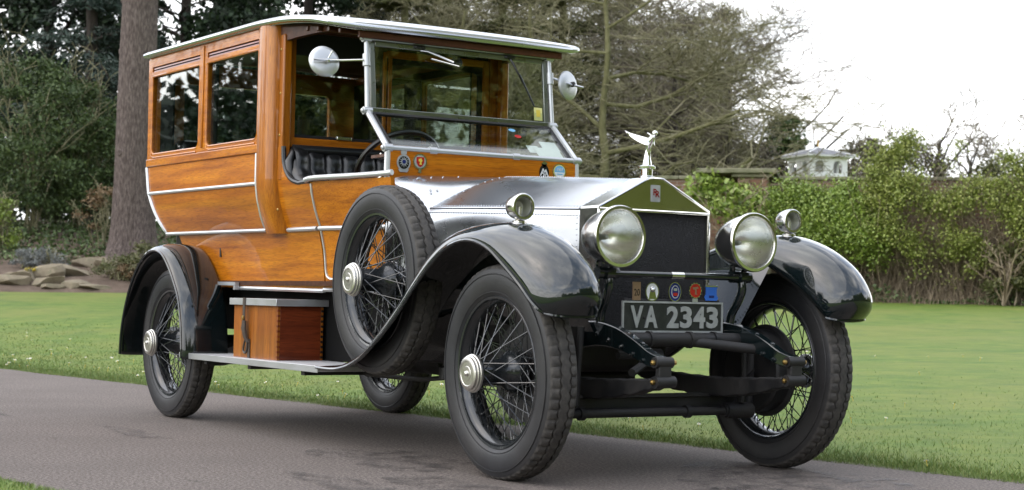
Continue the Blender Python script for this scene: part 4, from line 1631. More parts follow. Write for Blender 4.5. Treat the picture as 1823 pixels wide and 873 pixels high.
fp = skin_poly([(-2.343, 1.33)] + [(x, z) for x, z in cut[2:]], 0.0, 0.02)
low = skin(-2.343, -1.972, Z_BOT, 1.30, 0.0, 0.02, 6, 10, False)
fp2a, fp2b = both(low, 'front_side_panel', 'oak_x')
up = MB()
crv = cut[4:-1]
rows = []
for (x, z) in crv:
    rows.append([(-2.343, -(YS(-2.343, z)), z), (x, -(YS(x, z)), z), (x, -(YS(x, z) - .02), z), (-2.343, -(YS(-2.343, z) - .02), z)])
up.loft(rows, close_u=True)
both(up, 'seat_side_panel', 'oak_x')
rim = [(-1.972, 1.302), (-2.06, 1.302)] + crv
both(MB().tube([(x, -(YS(x, z) - 0.008), z) for x, z in rim], 0.013, 8), 'cut_away_rim', 'leather')
both(MB().tube([(x, -(YS(x, 1.066) + 0.004), 1.066) for x in (-2.33, -2.2, -2.1, -1.99)], 0.0125, 8), 'front_belt_moulding', 'trim')
door = skin(-1.965, -1.335, 0.80, 1.30, 0.002, 0.022, 10, 14, False)
da, db = both(door, 'door', 'oak_x')
for s, par in ((-1, da), (1, db)):
    loop = [(-1.955, 1.29)] + [(-1.955, 1.29 - 0.42 * i / 10) for i in range(1, 11)] + spline([(-1.955, 0.86), (-1.948, 0.825), (-1.92, 0.81)], 4) + [(-1.92 + 0.55 * i / 8, 0.81) for i in range(1, 9)]
    MB().tube([(x, s * (YS(x, z) + 0.004), z) for x, z in loop], 0.0065, 6).build('door_bead', 'trim', par)
    MB().tube([(x, s * (YS(x, 1.066) + 0.005), 1.066) for x in (-1.965, -1.8, -1.6, -1.4)], 0.0125, 8).build('door_moulding', 'trim', par)
    rl = spline([(-1.985, s * 0.700, 1.308), (-1.9, s * 0.688, 1.316), (-1.6, s * 0.622, 1.316), (-1.40, s * 0.578, 1.318), (-1.33, s * 0.556, 1.322)], 5)
    MB().tube(rl, 0.0145, 10).build('door_top_rail', 'trim', par)
    MB().lathe([(0, .011), (.02, .011), (.03, 0.006), (.032, 0)], (-1.42, s * (YS(-1.42, 1.22)), 1.22), (0, s, 0), 12).build('door_handle', 'nickel', par)
both(skin(-1.988, -1.33, 0.762, 0.797, -0.006, 0.02, 8, 2, False), 'door_sill', 'oak_x')
both(MB().tube([(x, -(YS(x, 0.765) + 0.0), 0.756) for x in (-1.99, -1.7, -1.5, -1.34)], 0.0115, 6), 'sill_moulding', 'trim')

# ---- roof
def roof_z(x):
    return lerp_tab(x, [(-4.3, 2.184), (-2.55, 2.164), (-2.25, 2.150), (-2.05, 2.131), (-1.86, 2.106), (-1.70, 2.076), (-1.60, 2.050)])


xs = [-4.245 + (2.645 * i / 34) for i in range(35)]
def roof_hw(x):
    return 0.738 - 0.10 * max(0, (x + 1.70) / 0.10) ** 2 * (1 if x > -1.70 else 0)


rows = []
for x in xs:
    hw = roof_hw(x)
    z = roof_z(x)
    crown = 0.035 if x < -2.3 else 0.035 * max(0.25, 1 - (x + 2.3) / 0.9)
    top = [(x, hw * math.sin(a), z + 0.018 + crown * (math.cos(a))) for a in [R(-90 + 180 * k / 16) for k in range(17)]]
    bot = [(x, hw * 0.99 * math.sin(a), z - 0.018 + crown * 0.6 * math.cos(a)) for a in [R(90 - 180 * k / 16) for k in range(17)]]
    rows.append(top + bot)
rf = MB().loft(rows, close_u=True)
rf.f += [tuple(range(34)), tuple(range(34 * 34, 35 * 34))[::-1]]
rf.mi += [0, 0]
roof = rf.build('roof', 'roof_paint', car, smooth=35)
edge = [(x, -roof_hw(x) - 0.002, roof_z(x)) for x in xs] + [(x, roof_hw(x) + 0.002, roof_z(x)) for x in xs[::-1]]
MB().tube(edge, 0.0155, 8, closed=False).build('roof_edge_trim', 'aluminium', roof)
under = MB()
rows = []
for x in xs[1:-1]:
    hw = roof_hw(x) - 0.045
    rows.append([(x, hw * k / 8, roof_z(x) - 0.024 + 0.01 * (1 - (k / 8) ** 2)) for k in range(-8, 9)])
under.loft(rows)
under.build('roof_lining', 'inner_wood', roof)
MB().box(-1.636, -1.616, -0.60, 0.60, 2.000, 2.034).build('front_batten', 'inner_wood', roof, bevel=.003)
for i in range(5):   # roof bows under the canopy
    x = -2.22 + i * 0.125
    MB().box(x - 0.012, x + 0.012, -0.66, 0.66, roof_z(x) - 0.052, roof_z(x) - 0.027).build('roof_bow', 'inner_wood', roof, bevel=0.004)
cant = []
for i in range(11):
    x = -2.345 + 0.69 * i / 10
    z1, z0 = roof_z(x) - 0.016, roof_z(x) - 0.028 - 0.075 * (1 - i / 10) ** 1.3
    yo = 0.690 - 0.10 * i / 10
    cant.append([(x, -yo, z0), (x, -yo, z1), (x, -yo + .035, z1), (x, -yo + .035, z0)])
mb = MB().loft(cant, close_u=True)
mb.f += [(0, 1, 2, 3), (43, 42, 41, 40)]
mb.mi += [0, 0]
both(mb, 'cant_rail', 'inner_wood')
both(MB().box(-4.23, -2.545, -0.716, -0.672, 2.146, 2.168).xform(tilt), 'roof_rail', 'oak_x')

# ---- partition, seats, curtains
ph = [rrect(-0.635, -0.075, 1.575, 2.00, 0.03), rrect(-0.02, 0.545, 1.575, 2.00, 0.03)]
part = MB().plate([(-0.615, 1.09), (0.615, 1.09), (0.685, 1.30), (0.685, 2.13), (-0.685, 2.13), (-0.685, 1.30)], ph, 0, 0.03, lambda u, v, w: (-2.40 + w, u, v)).build('partition', 'dark_cloth', car, bevel=0.004)
for y0, y1 in ((-0.645, -0.065), (-0.03, 0.555)):
    MB().box(-2.389, -2.384, y0, y1, 1.565, 2.01).build('partition_pane', 'window_glass', part, smooth=0)
for y0, y1 in ((-0.075, -0.055), (-0.045, -0.022), (0.56, 0.60), (0.612, 0.655)):
    MB().box(-2.366, -2.350, y0, y1, 1.54, 2.06).build('partition_moulding', 'oak_z', part, bevel=0.004)
MB().box(-2.366, -2.335, -0.665, 0.665, 1.505, 1.556).build('partition_rail', 'oak_y', part, bevel=0.006)
MB().box(-2.365, -2.353, -0.055, 0.66, 2.03, 2.07).build('partition_header', 'oak_y', part, bevel=0.005)
# window_curtains gathered at the far rear and beside the partition
rng = random.Random(5)
for (x0, x1, y) in ((-4.15, -3.92, 0.66), (-3.46, -3.25, 0.66), (-2.66, -2.45, 0.66), (-4.15, -3.95, -0.66), (-3.42, -3.27, -0.66), (-2.68, -2.46, -0.66)):
    rows = []
    for z in (1.5, 1.7, 1.9, 2.1):
        rows.append([(x0 + (x1 - x0) * k / 40, y + 0.016 * math.sin(k * 1.25), z) for k in range(41)])
    MB().loft(rows).build('curtain', 'dark_cloth', car)
rs = MB().box(-4.05, -3.45, -0.6, 0.6, 0.81, 1.22).box(-4.14, -3.98, -0.6, 0.6, 1.225, 1.66)
rs.build('rear_bench', 'leather', car, bevel=0.05, seg=4)

# front bench: pleated leather back and cushion
seat = MB()
rows = []
NP = 13
for i in range(13):
    t = i / 12
    z = 1.17 + 0.325 * t
    row = []
    for k in range(NP * 8 + 1):
        u = k / (NP * 8)
        y = -0.652 + 1.304 * u
        ph_ = (u * NP) % 1.0
        puff = 0.045 * math.sqrt(max(0.0, math.sin(math.pi * ph_))) * (1 - 0.35 * t)
        x = -2.295 + 0.105 * (1 - t) + puff * (math.sin(math.pi * min(1, (1 - t) * 2.5 + 0.12)) ** 0.5 if t > 0.6 else 1) + 0.07 * max(0, abs(y) - 0.5) / 0.15
        if t > 0.93:
            x -= 0.03
        row.append((x, y, z))
    rows.append(row)
seat.loft(rows)
seat.loft([[(-2.345, p[1], p[2]) for p in rows[-1]], rows[-1]])
bench = seat.build('front_bench', 'leather', car, smooth=60)
MB().tube([(-2.24, -0.66, 1.3), (-2.26, -0.662, 1.42), (-2.285, -0.63, 1.488), (-2.285, 0, 1.492), (-2.285, 0.63, 1.488), (-2.26, 0.662, 1.42), (-2.24, 0.66, 1.3)], 0.026, 10).build('back_roll', 'leather', bench)
MB().box(-2.27, -1.80, -0.56, 0.56, 0.95, 1.11).build('cushion', 'leather', bench, bevel=0.04, seg=4)
arm = MB()
for s in (-1, 1):
    arm = MB().tube(spline([(-2.28, s * 0.615, 1.40), (-2.21, s * 0.622, 1.325), (-2.10, s * 0.625, 1.280), (-1.97, s * 0.615, 1.265)], 6), [0.055] * 3 + [0.05] * 10 + [0.04] * 6, 12)
    arm.build('arm_roll', 'leather', bench)
MB().box(-2.345, -2.325, -0.36, -0.27, 1.556, 1.578).build('partition_catch', 'nickel', part, bevel=0.004)

# steering wheel
SC = Vector((-1.75, -0.30, 1.385))
E1, E2 = Vector((0, 1, 0)), Vector((0.66, 0, 0.75))
NRM = E1.cross(E2).normalized()
sw = MB().tube([SC + 0.22 * (math.cos(a) * E1 + math.sin(a) * E2) for a in [2 * math.pi * k / 48 for k in range(48)]], 0.0145, 8, closed=True)
swo = sw.build('steering_wheel', 'ebony', car)
sp = MB()
for k in range(4):
    a = math.pi / 4 + k * math.pi / 2
    sp.tube([SC + 0.02 * (math.cos(a) * E1 + math.sin(a) * E2), SC + 0.215 * (math.cos(a) * E1 + math.sin(a) * E2)], 0.007, 6)
sp.build('wheel_spoke', 'nickel', swo)
MB().tube([SC, SC - NRM * 0.0 + Vector((0.45, 0, -0.40))], 0.02, 10).build('steering_column', 'nickel', swo)
MB().lathe([(-.03, .045), (0.01, .045), (.02, .03), (.03, 0)], SC, Vector((-0.75, 0, 0.66)), 20).build('wheel_boss', 'nickel', swo)
MB().tube([SC + Vector((-.02, -.03, .02)), SC + Vector((0.02, -0.11, 0.06))], 0.004, 6).build('control_lever', 'nickel', swo)

# ---- windscreen
WS_B, WS_M, WS_T = (-1.393, 0.549, 1.444), (-1.620, 0.546, 1.641), (-1.658, 0.540, 2.004)
ws = MB()
for s in (-1, 1):
    P = [(x, s * y, z) for x, y, z in ((-1.393, 0.551, 1.29), WS_B, WS_M, WS_T)]
    ws.tube(P[:2], 0.015, 8)
    ws.tube(P[1:3], 0.0155, 8)
    ws.tube(P[2:], 0.0125, 10)
    for q in (P[1], P[2], P[3]):
        ws.lathe([(-.024, .0), (-.022, .02), (.022, .02), (.024, 0)], q, (0, 1, 0), 12)
        ws.lathe([(0, .011), (.012, .011), (.018, 0)], (q[0], q[1] + s * .02, q[2]), (0, s, 0), 10)
ws.tube([(-1.393, -0.549, 1.444), (-1.393, 0.549, 1.444)], 0.014, 10)
ws.tube([(-1.658, -0.54, 2.008), (-1.658, 0.54, 2.008)], 0.0135, 10)
wso = ws.build('windscreen_frame', 'trim', car)
ri = MB()
for s in (-1, 1):
    ri.obox((-1.640, s * 0.512, 1.815), (0.019, 0, -0.178), (0, 0.014, 0), (0.007, 0, 0.0008))
ri.obox((-1.655, 0, 1.982), (0.0, 0.497, 0), (0, 0, 0.013), (0.007, 0, 0))
ri.obox((-1.622, 0, 1.648), (0.0, 0.53, 0), (0, 0, 0.012), (0.008, 0, 0))
ri.build('upper_pane_rim', 'gunmetal', wso, bevel=0.003)
ri = MB()
for s in (-1, 1):
    ri.obox((-1.512, s * 0.520, 1.541), (0.105, 0, -0.0913), (0, 0.010, 0), (0.005, 0, 0.0057))
ri.obox((-1.6135, 0, 1.628), (0, 0.52, 0), (0.006, 0, -0.0055), (0.005, 0, 0.0057))
ri.build('lower_pane_rim', 'chassis_black', wso, bevel=0.002)
MB().obox((-1.640, 0, 1.815), (0.0175, 0, -0.165), (0, 0.502, 0), (0.0025, 0, 0.0003)).build('upper_pane', 'window_glass', wso, smooth=0)
MB().obox((-1.5085, 0, 1.543), (0.1055, 0, -0.0915), (0, 0.515, 0), (0.0017, 0, 0.0019)).build('lower_pane', 'window_glass', wso, smooth=0)
for y in (-.30, 0.18):
    MB().lathe([(-.02, .0), (-.02, .019), (.02, .019), (.02, 0)], (-1.393, y, 1.444), (0, 1, 0), 12).build('frame_clip', 'trim', wso)
# wipers, motor, stickers
MB().tube([(-1.652, 0.292, 1.985), (-1.628, 0.30, 1.955), (-1.612, 0.365, 1.84), (-1.603, 0.416, 1.742)], [0.007, 0.006, 0.004, 0.003], 6).tube([(-1.606, 0.33, 1.895), (-1.598, 0.42, 1.735)], 0.0045, 4).build('wiper', 'enamel_black', wso)
MB().tube([(-1.66, -0.26, 1.975), (-1.64, -0.20, 1.97), (-1.622, -0.06, 1.925)], 0.005, 6).tube([(-1.622, -0.19, 1.93), (-1.618, -0.03, 1.905)], 0.005, 6).build('wiper', 'nickel', wso)
for y in (-0.245, 0.29):
    MB().obox((-1.648, y, 1.985), (.014, 0, 0), (0, .03, 0), (0, 0, .008)).build('wiper_motor', 'enamel_black', wso, bevel=.004)
MB().lathe([(0, .030), (.02, .030), (.03, .022), (.028, .012), (.02, 0)], (-1.70, -0.003, 1.935), (1, 0, 0), 20).build('interior_lamp', 'chassis_black', car)


def on_lower(y, t, w, h, name, mat, rnd=False, lay=1.6):
    """flat sticker on the lower windscreen pane"""
    c = Vector((-1.5085, y, 1.543)) + Vector((0.1055, 0, -0.0915)) * t + Vector((.00175, 0, .0020)) * lay
    a, b = Vector((0, 1, 0)), Vector((-0.7555, 0, 0.655))
    loop = circle(0, 0, w, h, 18) if rnd else rrect(-w, w, -h, h, .003, 2)
    MB().plate(loop, [], 0, .001, lambda u, v, q: c + a * u + b * v + Vector((.655, 0, .755)) * q).build(name, mat, wso, smooth=0)


on_lower(0.262, -0.55, .021, .013, 'round_sticker', 'enamel_sky', True)
on_lower(0.275, -0.18, .020, .014, 'round_sticker', 'enamel_red', True)
on_lower(0.415, 0.62, .075, .042, 'white_sheet', 'off_white', lay=-2.5)  # flat white sheets just behind the lower pane
on_lower(0.450, 0.20, .050, .040, 'white_sheet', 'off_white', lay=-3.5)
on_lower(0.340, 0.40, .035, .030, 'white_sheet', 'off_white', lay=-4.5)
c0 = Vector((-1.6265, 0.462, 1.700))
MB().obox(c0, (0, .025, 0), (.0035, 0, -.034), (.0012, 0, .0001)).build('window_sticker', 'yellow_paper', wso, smooth=0)
MB().obox(c0 + Vector((.0018, 0, .004)), (0, .012, 0), (.002, 0, -.018), (.0008, 0, .0001)).build('sticker_print', 'badge_yellow', wso, smooth=0)
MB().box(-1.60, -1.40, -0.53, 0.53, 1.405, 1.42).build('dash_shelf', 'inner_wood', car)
for (x, y, a, w, h) in ((-1.47, 0.36, 0.2, .09, .06), (-1.46, 0.47, -0.15, .05, .065), (-1.53, 0.42, 0.5, .06, .05)):
    c, s_ = math.cos(a), math.sin(a)
    MB().obox((x, y, 1.4225 + 0.0015 * (w * 100 % 3)), (h * c, h * s_, 0.012), (-w * s_, w * c, 0), (0, 0, .0006)).build('white_sheet', 'off_white', car, smooth=0)  # loose white sheets on the shelf

# wood scuttle panel with badges
sc_ = MB()
arcs = [(-0.540, 1.322)] + [(-0.54 + 1.08 * k / 12, 1.322 + 0.006 * math.sin(math.pi * k / 12)) for k in range(1, 12)] + [(0.54, 1.322)]
sc_.plate([(-.54, 1.432), (-.54, 1.30)] + [(0.54, 1.30), (0.54, 1.432)], [], 0, 0.022, lambda u, v, w: (-1.405 + w, u, v))
scut = sc_.build('scuttle_panel', 'oak_y', car, bevel=0.003)


def badge(parent, c, xax, yax, nrm, layers, name):
    """layers: list of (loop, height0, height1, material, subname)"""
    c, xax, yax, nrm = map(Vector, (c, xax, yax, nrm))
    root = None
    for loop, h0, h1, mat, nm in layers:
        mb = MB().plate(loop, [], h0, h1, lambda u, v, w: c + xax * u + yax * v + nrm * w)
        o = mb.build(nm, mat, root or parent, smooth=0)
        if root is None:
            o.name = name
            root = o
    return root


def star_loop(n, r0, r1):
    return [((r0 if k % 2 else r1) * math.cos(math.pi * k / n), (r0 if k % 2 else r1) * math.sin(math.pi * k / n)) for k in range(2 * n)]


YA, ZA, XA = (0, 1, 0), (0, 0, 1), (1, 0, 0)
crown_l = [(-.014, .036), (-.017, .058), (-.008, .05), (0, .062), (.008, .05), (.017, .058), (.014, .036)]
bd = badge(car, (-1.383, -.466, 1.380), YA, ZA, XA, [(circle(0, -.004, .037, .040), 0, .004, 'plate_silver', 'b'), (circle(0, -.004, .029, .031), .0042, .005, 'enamel_black', 'enamel'),
     (star_loop(12, .012, .028), .0052, .0065, 'plate_silver', 'star_rays'), (circle(0, 0, .010), .0067, .008, 'enamel_navy', 'centre'), (crown_l, 0.0, .004, 'plate_silver', 'crown'), ([(-.03, -.036), (-.02, -.05), (.02, -.05), (.03, -.036)], .0, .0035, 'plate_silver', 'scroll')], 'wreath_badge')
bd = badge(car, (-1.383, -.376, 1.386), YA, ZA, XA, [(circle(0, 0, .038, .038), 0, .004, 'nickel', 'b'), (circle(0, 0, .031, .031), .0042, .005, 'trim', 'ring'),
     ([(-.021, .022), (.021, .022), (.021, -.004), (.012, -.020), (0, -.027), (-.012, -.020), (-.021, -.004)], .0052, .007, 'enamel_red', 'shield'),
     ([(-.010, .012), (0.004, .016), (.011, .004), (.004, -.004), (.008, -.016), (-.006, -.014), (-.002, -.002), (-.011, .002)], .0072, .0085, 'badge_yellow', 'figure'), (rrect(-.008, .008, -.055, -.036, .002), 0, .003, 'nickel', 'stem')], 'shield_badge')
bd = badge(car, (-1.383, .346, 1.375), YA, ZA, XA, [(circle(0, 0, .029, .038), 0, .004, 'enamel_black', 'b'), (circle(0, .040, .014, .014), 0, .004, 'enamel_black', 'top_disc'), ([(-.02, .045), (0, .058), (.02, .045), (0, .04)], .0042, .005, 'nickel', 'wings')], 'club_badge')
for tx, dz in (('A', -.005), ('A', -.005)):
    pass
for k, dy in enumerate((-.008, .008)):
    tm = text_mb('A', .052, .002, .0006)
    tm.xform(lambda x, y, z: (-1.3775 + z, .346 + dy + x, 1.375 + y - .002 - .004 * k)).build('badge_letter', 'enamel_white', bd, smooth=0)
bd = badge(car, (-1.383, .438, 1.383), YA, ZA, XA, [(circle(0, 0, .041), 0, .004, 'nickel', 'b'), (circle(0, 0, .036), .0042, .005, 'badge_yellow', 'ring'), (circle(0, 0, .032), .0052, .006, 'enamel_sky', 'disc'),
     ([(-.031, -.004), (.031, -.004), (.022, -.022), (0, -.031), (-.022, -.022)], .0062, .0068, 'enamel_white', 'lower_field'), ([(-.02, -.010), (.02, -.010), (.014, -.016), (-.014, -.016)], .007, .0076, 'enamel_sky', 'stripe')], 'round_club_badge')
text_mb('1907', .020, .001).xform(lambda x, y, z: (-1.3760 + z, .438 + x, 1.392 + y)).build('badge_number', 'enamel_white', bd, smooth=0)

# ---- aluminium scuttle and bonnet
def sec_pts(side, hinge, prof):
    return side + [hinge] + prof


REAR = [(.460, .80), (.460, .95), (.458, 1.08), (.448, 1.125), (.432, 1.152), (.372, 1.184), (.302, 1.220), (.222, 1.257), (.142, 1.290), (.062, 1.314), (0, 1.321)]
FRNT = [(.298, .62), (.298, .80), (.298, 1.02), (.298, 1.085), (.296, 1.121), (.255, 1.143), (.205, 1.169), (.145, 1.199), (.09, 1.226), (.04, 1.252), (0, 1.259)]
SCUT = [(.556, .82), (.556, 1.0), (.556, 1.18), (.553, 1.235), (.545, 1.270), (.525, 1.298), (.46, 1.314), (.36, 1.320), (.22, 1.324), (.10, 1.327), (0, 1.328)]


def blend(a, b, t):
    return [(p[0] + (q[0] - p[0]) * t, p[1] + (q[1] - p[1]) * t) for p, q in zip(a, b)]


def full(sec, x, i0=0, i1=11):
    h = sec[i0:i1]
    return [(x, -y, z) for y, z in h]


XR, XF, XS = -1.165, -0.117, -1.385
NB = 16


def bonnet_rows(i0, i1, s=-1):
    rows = []
    for i in range(NB + 1):
        t = i / NB
        te = t ** 1.15
        rows.append([(XR + (XF - XR) * t, s * y, z) for y, z in blend(REAR, FRNT, te)[i0:i1]])
    return rows


ba, bb = None, None
for s in (-1, 1):
    MB().loft(bonnet_rows(0, 5, s)).build('bonnet_side', 'aluminium', car, smooth=60)
    o = MB().loft(bonnet_rows(4, 11, s)).build('bonnet_top', 'aluminium', car, smooth=60)
    hg = [r[4] for r in bonnet_rows(0, 11, s)]
    MB().tube([(x, y + s * .001, z - .003) for x, y, z in hg], 0.0065, 6).build('hinge', 'aluminium', o)
    cw = MB().loft([[(XR + (XS - XR) * t, s * y, z) for y, z in blend(REAR, SCUT, t ** 0.9)] for t in [k / 10 for k in range(11)]])
    co = cw.build('scuttle_cowl', 'aluminium', car, smooth=60)
    rv = MB()

    def rivet(p, nrm, r=0.0042):
        rv.lathe([(0, r), (r * .5, r * .75), (r * .7, 0)], p, nrm, 6)
    for i in range(58):
        t = i / 57
        sec = blend(REAR, FRNT, t ** 1.15)
        x = XR + (XF - XR) * t
        y, z = sec[4]
        y2, z2 = sec[5]
        f = 0.018 / math.hypot(y2 - y, z2 - z)
        rivet((x, s * (y + (y2 - y) * f), z + (z2 - z) * f), (0, s * .6, .8), .0048)
        rivet((x, s * sec[3][0], sec[3][1] + 0.004), (0, s, 0), .0048)
        rivet((x, s * 0.014, sec[10][1] - .001), (0, 0, 1), .0046)
    for t in (0.012, 0.985):
        sec = blend(REAR, FRNT, t)
        x = XR + (XF - XR) * t
        for k in range(16):
            z = .72 + .36 * k / 15
            rivet((x, s * sec[1][0], z), (0, s, 0), .0048)
        for k in range(5, 10):
            for q in (0, .5):
                a, b = sec[k], sec[k + 1]
                rivet((x, s * (a[0] + (b[0] - a[0]) * q), a[1] + (b[1] - a[1]) * q), (0, s * .4, .9), .0046)
    for (t, k, q) in ((.8, 6, .2), (.8, 7, .0), (.8, 7, .5), (.8, 8, .2), (.25, 5, .2), (.25, 5, .7), (.32, 5, .45), (.85, 3, .2), (.85, 2, .5), (.2, 3, .1), (.2, 2, .6)):
        sec = blend(REAR, SCUT, t ** .9)
        a, b = sec[k], sec[k + 1]
        rivet((XR + (XS - XR) * t, s * (a[0] + (b[0] - a[0]) * q), a[1] + (b[1] - a[1]) * q), (0, s * .6, .7), .007)
    ro = rv.build('rivets', 'aluminium', o)
    tag(ro, kind='stuff')
MB().box(XS - 0.003, XS + 0.003, -0.552, 0.552, 0.80, 1.30).build('bulkhead', 'chassis_black', car)
# coloured stripe of bare wood reflected on the bonnet is left to the light

# ---- radiator
RX0, RX1 = -0.112, 0.020
sh = MB()
outer = [(-.300, .585), (.300, .585), (.300, 1.118), (.294, 1.128), (.040, 1.258), (.030, 1.261), (-.030, 1.261), (-.040, 1.258), (-.294, 1.128), (-.300, 1.118)]
core_hole = [(-.284, .61), (.284, .61), (.284, 1.108), (-.284, 1.108)]
sh.plate(outer, [core_hole], RX0, RX1, lambda u, v, w: (w, u, v))
rad = sh.build('radiator_shell', 'shell', car, smooth=30, bevel=0.004, seg=3)
ped = [(-.282, 1.121), (.282, 1.121), (.034, 1.248), (-.034, 1.248)]
edge_loop = [(.292, 1.116), (.292, 1.124), (.036, 1.255), (-.036, 1.255), (-.292, 1.124), (-.292, 1.116)]
MB().tube([(RX1 + .001, u, v) for u, v in edge_loop], 0.0048, 6, closed=True).build('pediment_edge', 'chrome', rad)
MB().tube([(RX1 + .001, u, v) for u, v in ((-.292, 1.11), (-.292, .59), (.292, .59), (.292, 1.11))], 0.0060, 6).build('shell_edge', 'chrome', rad)
MB().box(-.10, 0.000, -.2835, .2835, .6105, 1.1075).build('radiator_core', 'core', rad, smooth=0)
rb = badge(rad, (RX1 + .0005, -.002, 1.191), YA, ZA, XA, [(rrect(-.023, .023, -.036, .036, .003), 0, .004, 'plate_silver', 'b'), (rrect(-.019, .019, -.031, .031, .002), .0042, .0048, 'plate_silver', 'plate')], 'radiator_badge')
for k, (dy, dz) in enumerate(((-.0055, .004), (.0055, -.004))):
    text_mb('R', .040, .0012, .0004).xform(lambda x, y, z: (RX1 + .0065 + .001 * k + z, -.002 + dy + x, 1.191 + dz + y)).build('badge_letter', 'enamel_crimson', rad, smooth=0)
# filler neck and plain winged ornament
MX = -0.045
MB().lathe([(0, .034), (.008, .034), (.012, .024), (.040, .024), (.043, .036), (.052, .037), (.056, .03), (.056, 0)], (MX, 0, 1.258), (0, 0, 1), 28).build('radiator_cap', 'chrome', car)
om = MB()
# leaning robed body
bod = [(0.000, 1.312, .022), (0.000, 1.325, .0205), (0.000, 1.345, .016), (0.003, 1.37, .0125), (0.008, 1.392, .0115), (0.016, 1.410, .0160), (0.028, 1.426, .0150), (0.040, 1.438, .007)]
om.tube([(MX + a, 0, z) for a, z, r in bod], [r for a, z, r in bod], 14)
om.lathe([(-.013, 0), (-.009, .0095), (0, .0125), (.009, .0095), (.013, 0)], (MX + .052, 0, 1.450), (0, 0, 1), 14)
orn = om.build('bonnet_ornament', 'chrome', car, smooth=60)
for s in (-1, 1):
    rows = []
    for k in range(9):
        t = k / 8
        xx = MX + .028 - .108 * t
        zz_ = 1.416 + .050 * t ** 1.1
        yy = .014 + .048 * math.sin(math.pi * t * .55)
        wd = .021 * (1 - t) ** .7 * (.55 + .45 * math.sin(math.pi * min(1, .25 + t))) + .0035
        rows.append([(xx, s * (yy - wd * .35), zz_ + wd * .55), (xx, s * (yy + .003), zz_ + wd * .1), (xx, s * (yy + wd * .2), zz_ - wd * .8), (xx, s * (yy - .006), zz_ - wd * .1)])
    mb = MB().loft(rows, close_u=True)
    mb.f += [(0, 1, 2, 3), (35, 34, 33, 32)]
    mb.mi += [0, 0]
    mb.build('ornament_wing', 'chrome', orn, smooth=60)

# ---- wings (mudguards)
L_ = [(-1.53, .384), (-1.30, .386), (-1.10, .420), (-.93, .485), (-.70, .625), (-.54, .750), (-.40, .853), (-.25, .935), (-.09, .964), (.06, .936), (.19, .866), (.31, .788), (.375, .730), (.408, .696), (.424, .678)]
C_ = [(-1.53, .390), (-1.31, .412), (-1.13, .462), (-.97, .540), (-.775, .692), (-.62, .820), (-.46, .938), (-.28, 1.012), (-.06, 1.037), (.125, 1.028), (.302, .976), (.440, .898), (.520, .806), (.534, .728), (.478, .664)]
I_ = [(-1.53, .390), (-1.31, .415), (-1.13, .468), (-.98, .548), (-.79, .700), (-.63, .812), (-.46, .900), (-.27, .950), (-.06, .962), (.08, .905), (.21, .845), (.31, .790), (.385, .735), (.420, .700), (.436, .676)]
yl = [.836, .850, .862, .870, .872, .872, .872, .872, .872, .872, .872, .870, .862, .846, .822]
yc = [.70, .70, .71, .72, .73, .73, .73, .725, .715, .71, .705, .70, .70, .70, .70]
yi = [.56, .56, .56, .56, .56, .56, .56, .56, .56, .56, .56, .565, .572, .585, .60]


def wing_rows(L, C, I, yl, yc, yi, sub=4, n=9):
    S = [spline([(p[0], y, p[1]) for p, y in zip(q, yy)], sub) for q, yy in ((L, yl), (C, yc), (I, yi))]
    rows = []
    for l, c, i_ in zip(*S):
        l, c, i_ = map(np.array, (l, c, i_))
        row = []
        for k in range(n, 0, -1):
            a = math.pi / 2 * k / n
            p = c + (l - c) * (1 - math.cos(a))
            p[1] = c[1] + (l[1] - c[1]) * math.sin(a)
            row.append((p[0], -p[1], p[2]))
        for k in range(0, n + 1):
            a = math.pi / 2 * k / n
            p = c + (i_ - c) * (1 - math.cos(a))
            p[1] = c[1] + (i_[1] - c[1]) * math.sin(a)
            row.append((p[0], -p[1], p[2]))
        rows.append(row)
    return rows, S


fr_rows, S = wing_rows(L_, C_, I_, yl, yc, yi)
fw = MB().loft(fr_rows)
fwa, fwb = both(fw, 'front_wing', 'coach_paint', smooth=70)
for o in (fwa, fwb):
    m_ = o.modifiers.new('thickness', 'SOLIDIFY')
    m_.thickness = 0.004
    m_.offset = 0
lip = [(p[0], -p[1], p[2]) for p in S[0]]
tip = [fr_rows[-1][k] for k in range(0, len(fr_rows[-1]), 2)]
lipm = MB().tube(lip + tip[1:], 0.0075, 6)
lipm.build('wing_lip', 'coach_paint', fwa)
lipm.mirror().build('wing_lip', 'coach_paint', fwb)
# inner valance from the wing down to the chassis
iv = [(p[0], -p[1], p[2]) for p in S[2]]
iv = [p for p in iv if -1.25 < p[0] < 0.13]
vr = []
for p in iv:
    zb = 0.60 if p[0] > -0.95 else 0.48
    zb = min(zb, p[2] - .01)
    xb = p[0] if p[0] < -0.02 else p[0] - 0.0
    vr.append([(xb + (0.0) * t, p[1] + (-.375 - p[1]) * t, p[2] + (zb - p[2]) * t) for t in [k / 6 for k in range(7)]])
vl = MB().loft(vr)
va, vb_ = both(vl, 'wing_valance', 'coach_paint', smooth=70)
bolts = MB()
for s, par in ((-1, va), (1, vb_)):
    for x in (-.02, .06):
        MB().lathe([(0, .011), (.006, .009), (.008, 0)], (x, s * .398, .655), (.3, -s * .9, .3), 8).build('bolt', 'coach_paint', par)

CX, CZ = -3.69, 0.44
Lr = [(-4.205, .345), (-4.19, .47), (-4.14, .61), (-4.05, .755), (-3.93, .872), (-3.80, .945), (-3.66, .972), (-3.53, .945), (-3.42, .872), (-3.325, .78), (-3.255, .69), (-3.21, .56), (-3.19, .43), (-3.19, .36)]


def rad_off(pts, d):
    out = []
    for x, z in pts:
        dx, dz = x - CX, z - CZ
        l = math.hypot(dx, dz)
        out.append((x + dx / l * d, z + dz / l * d))
    return out


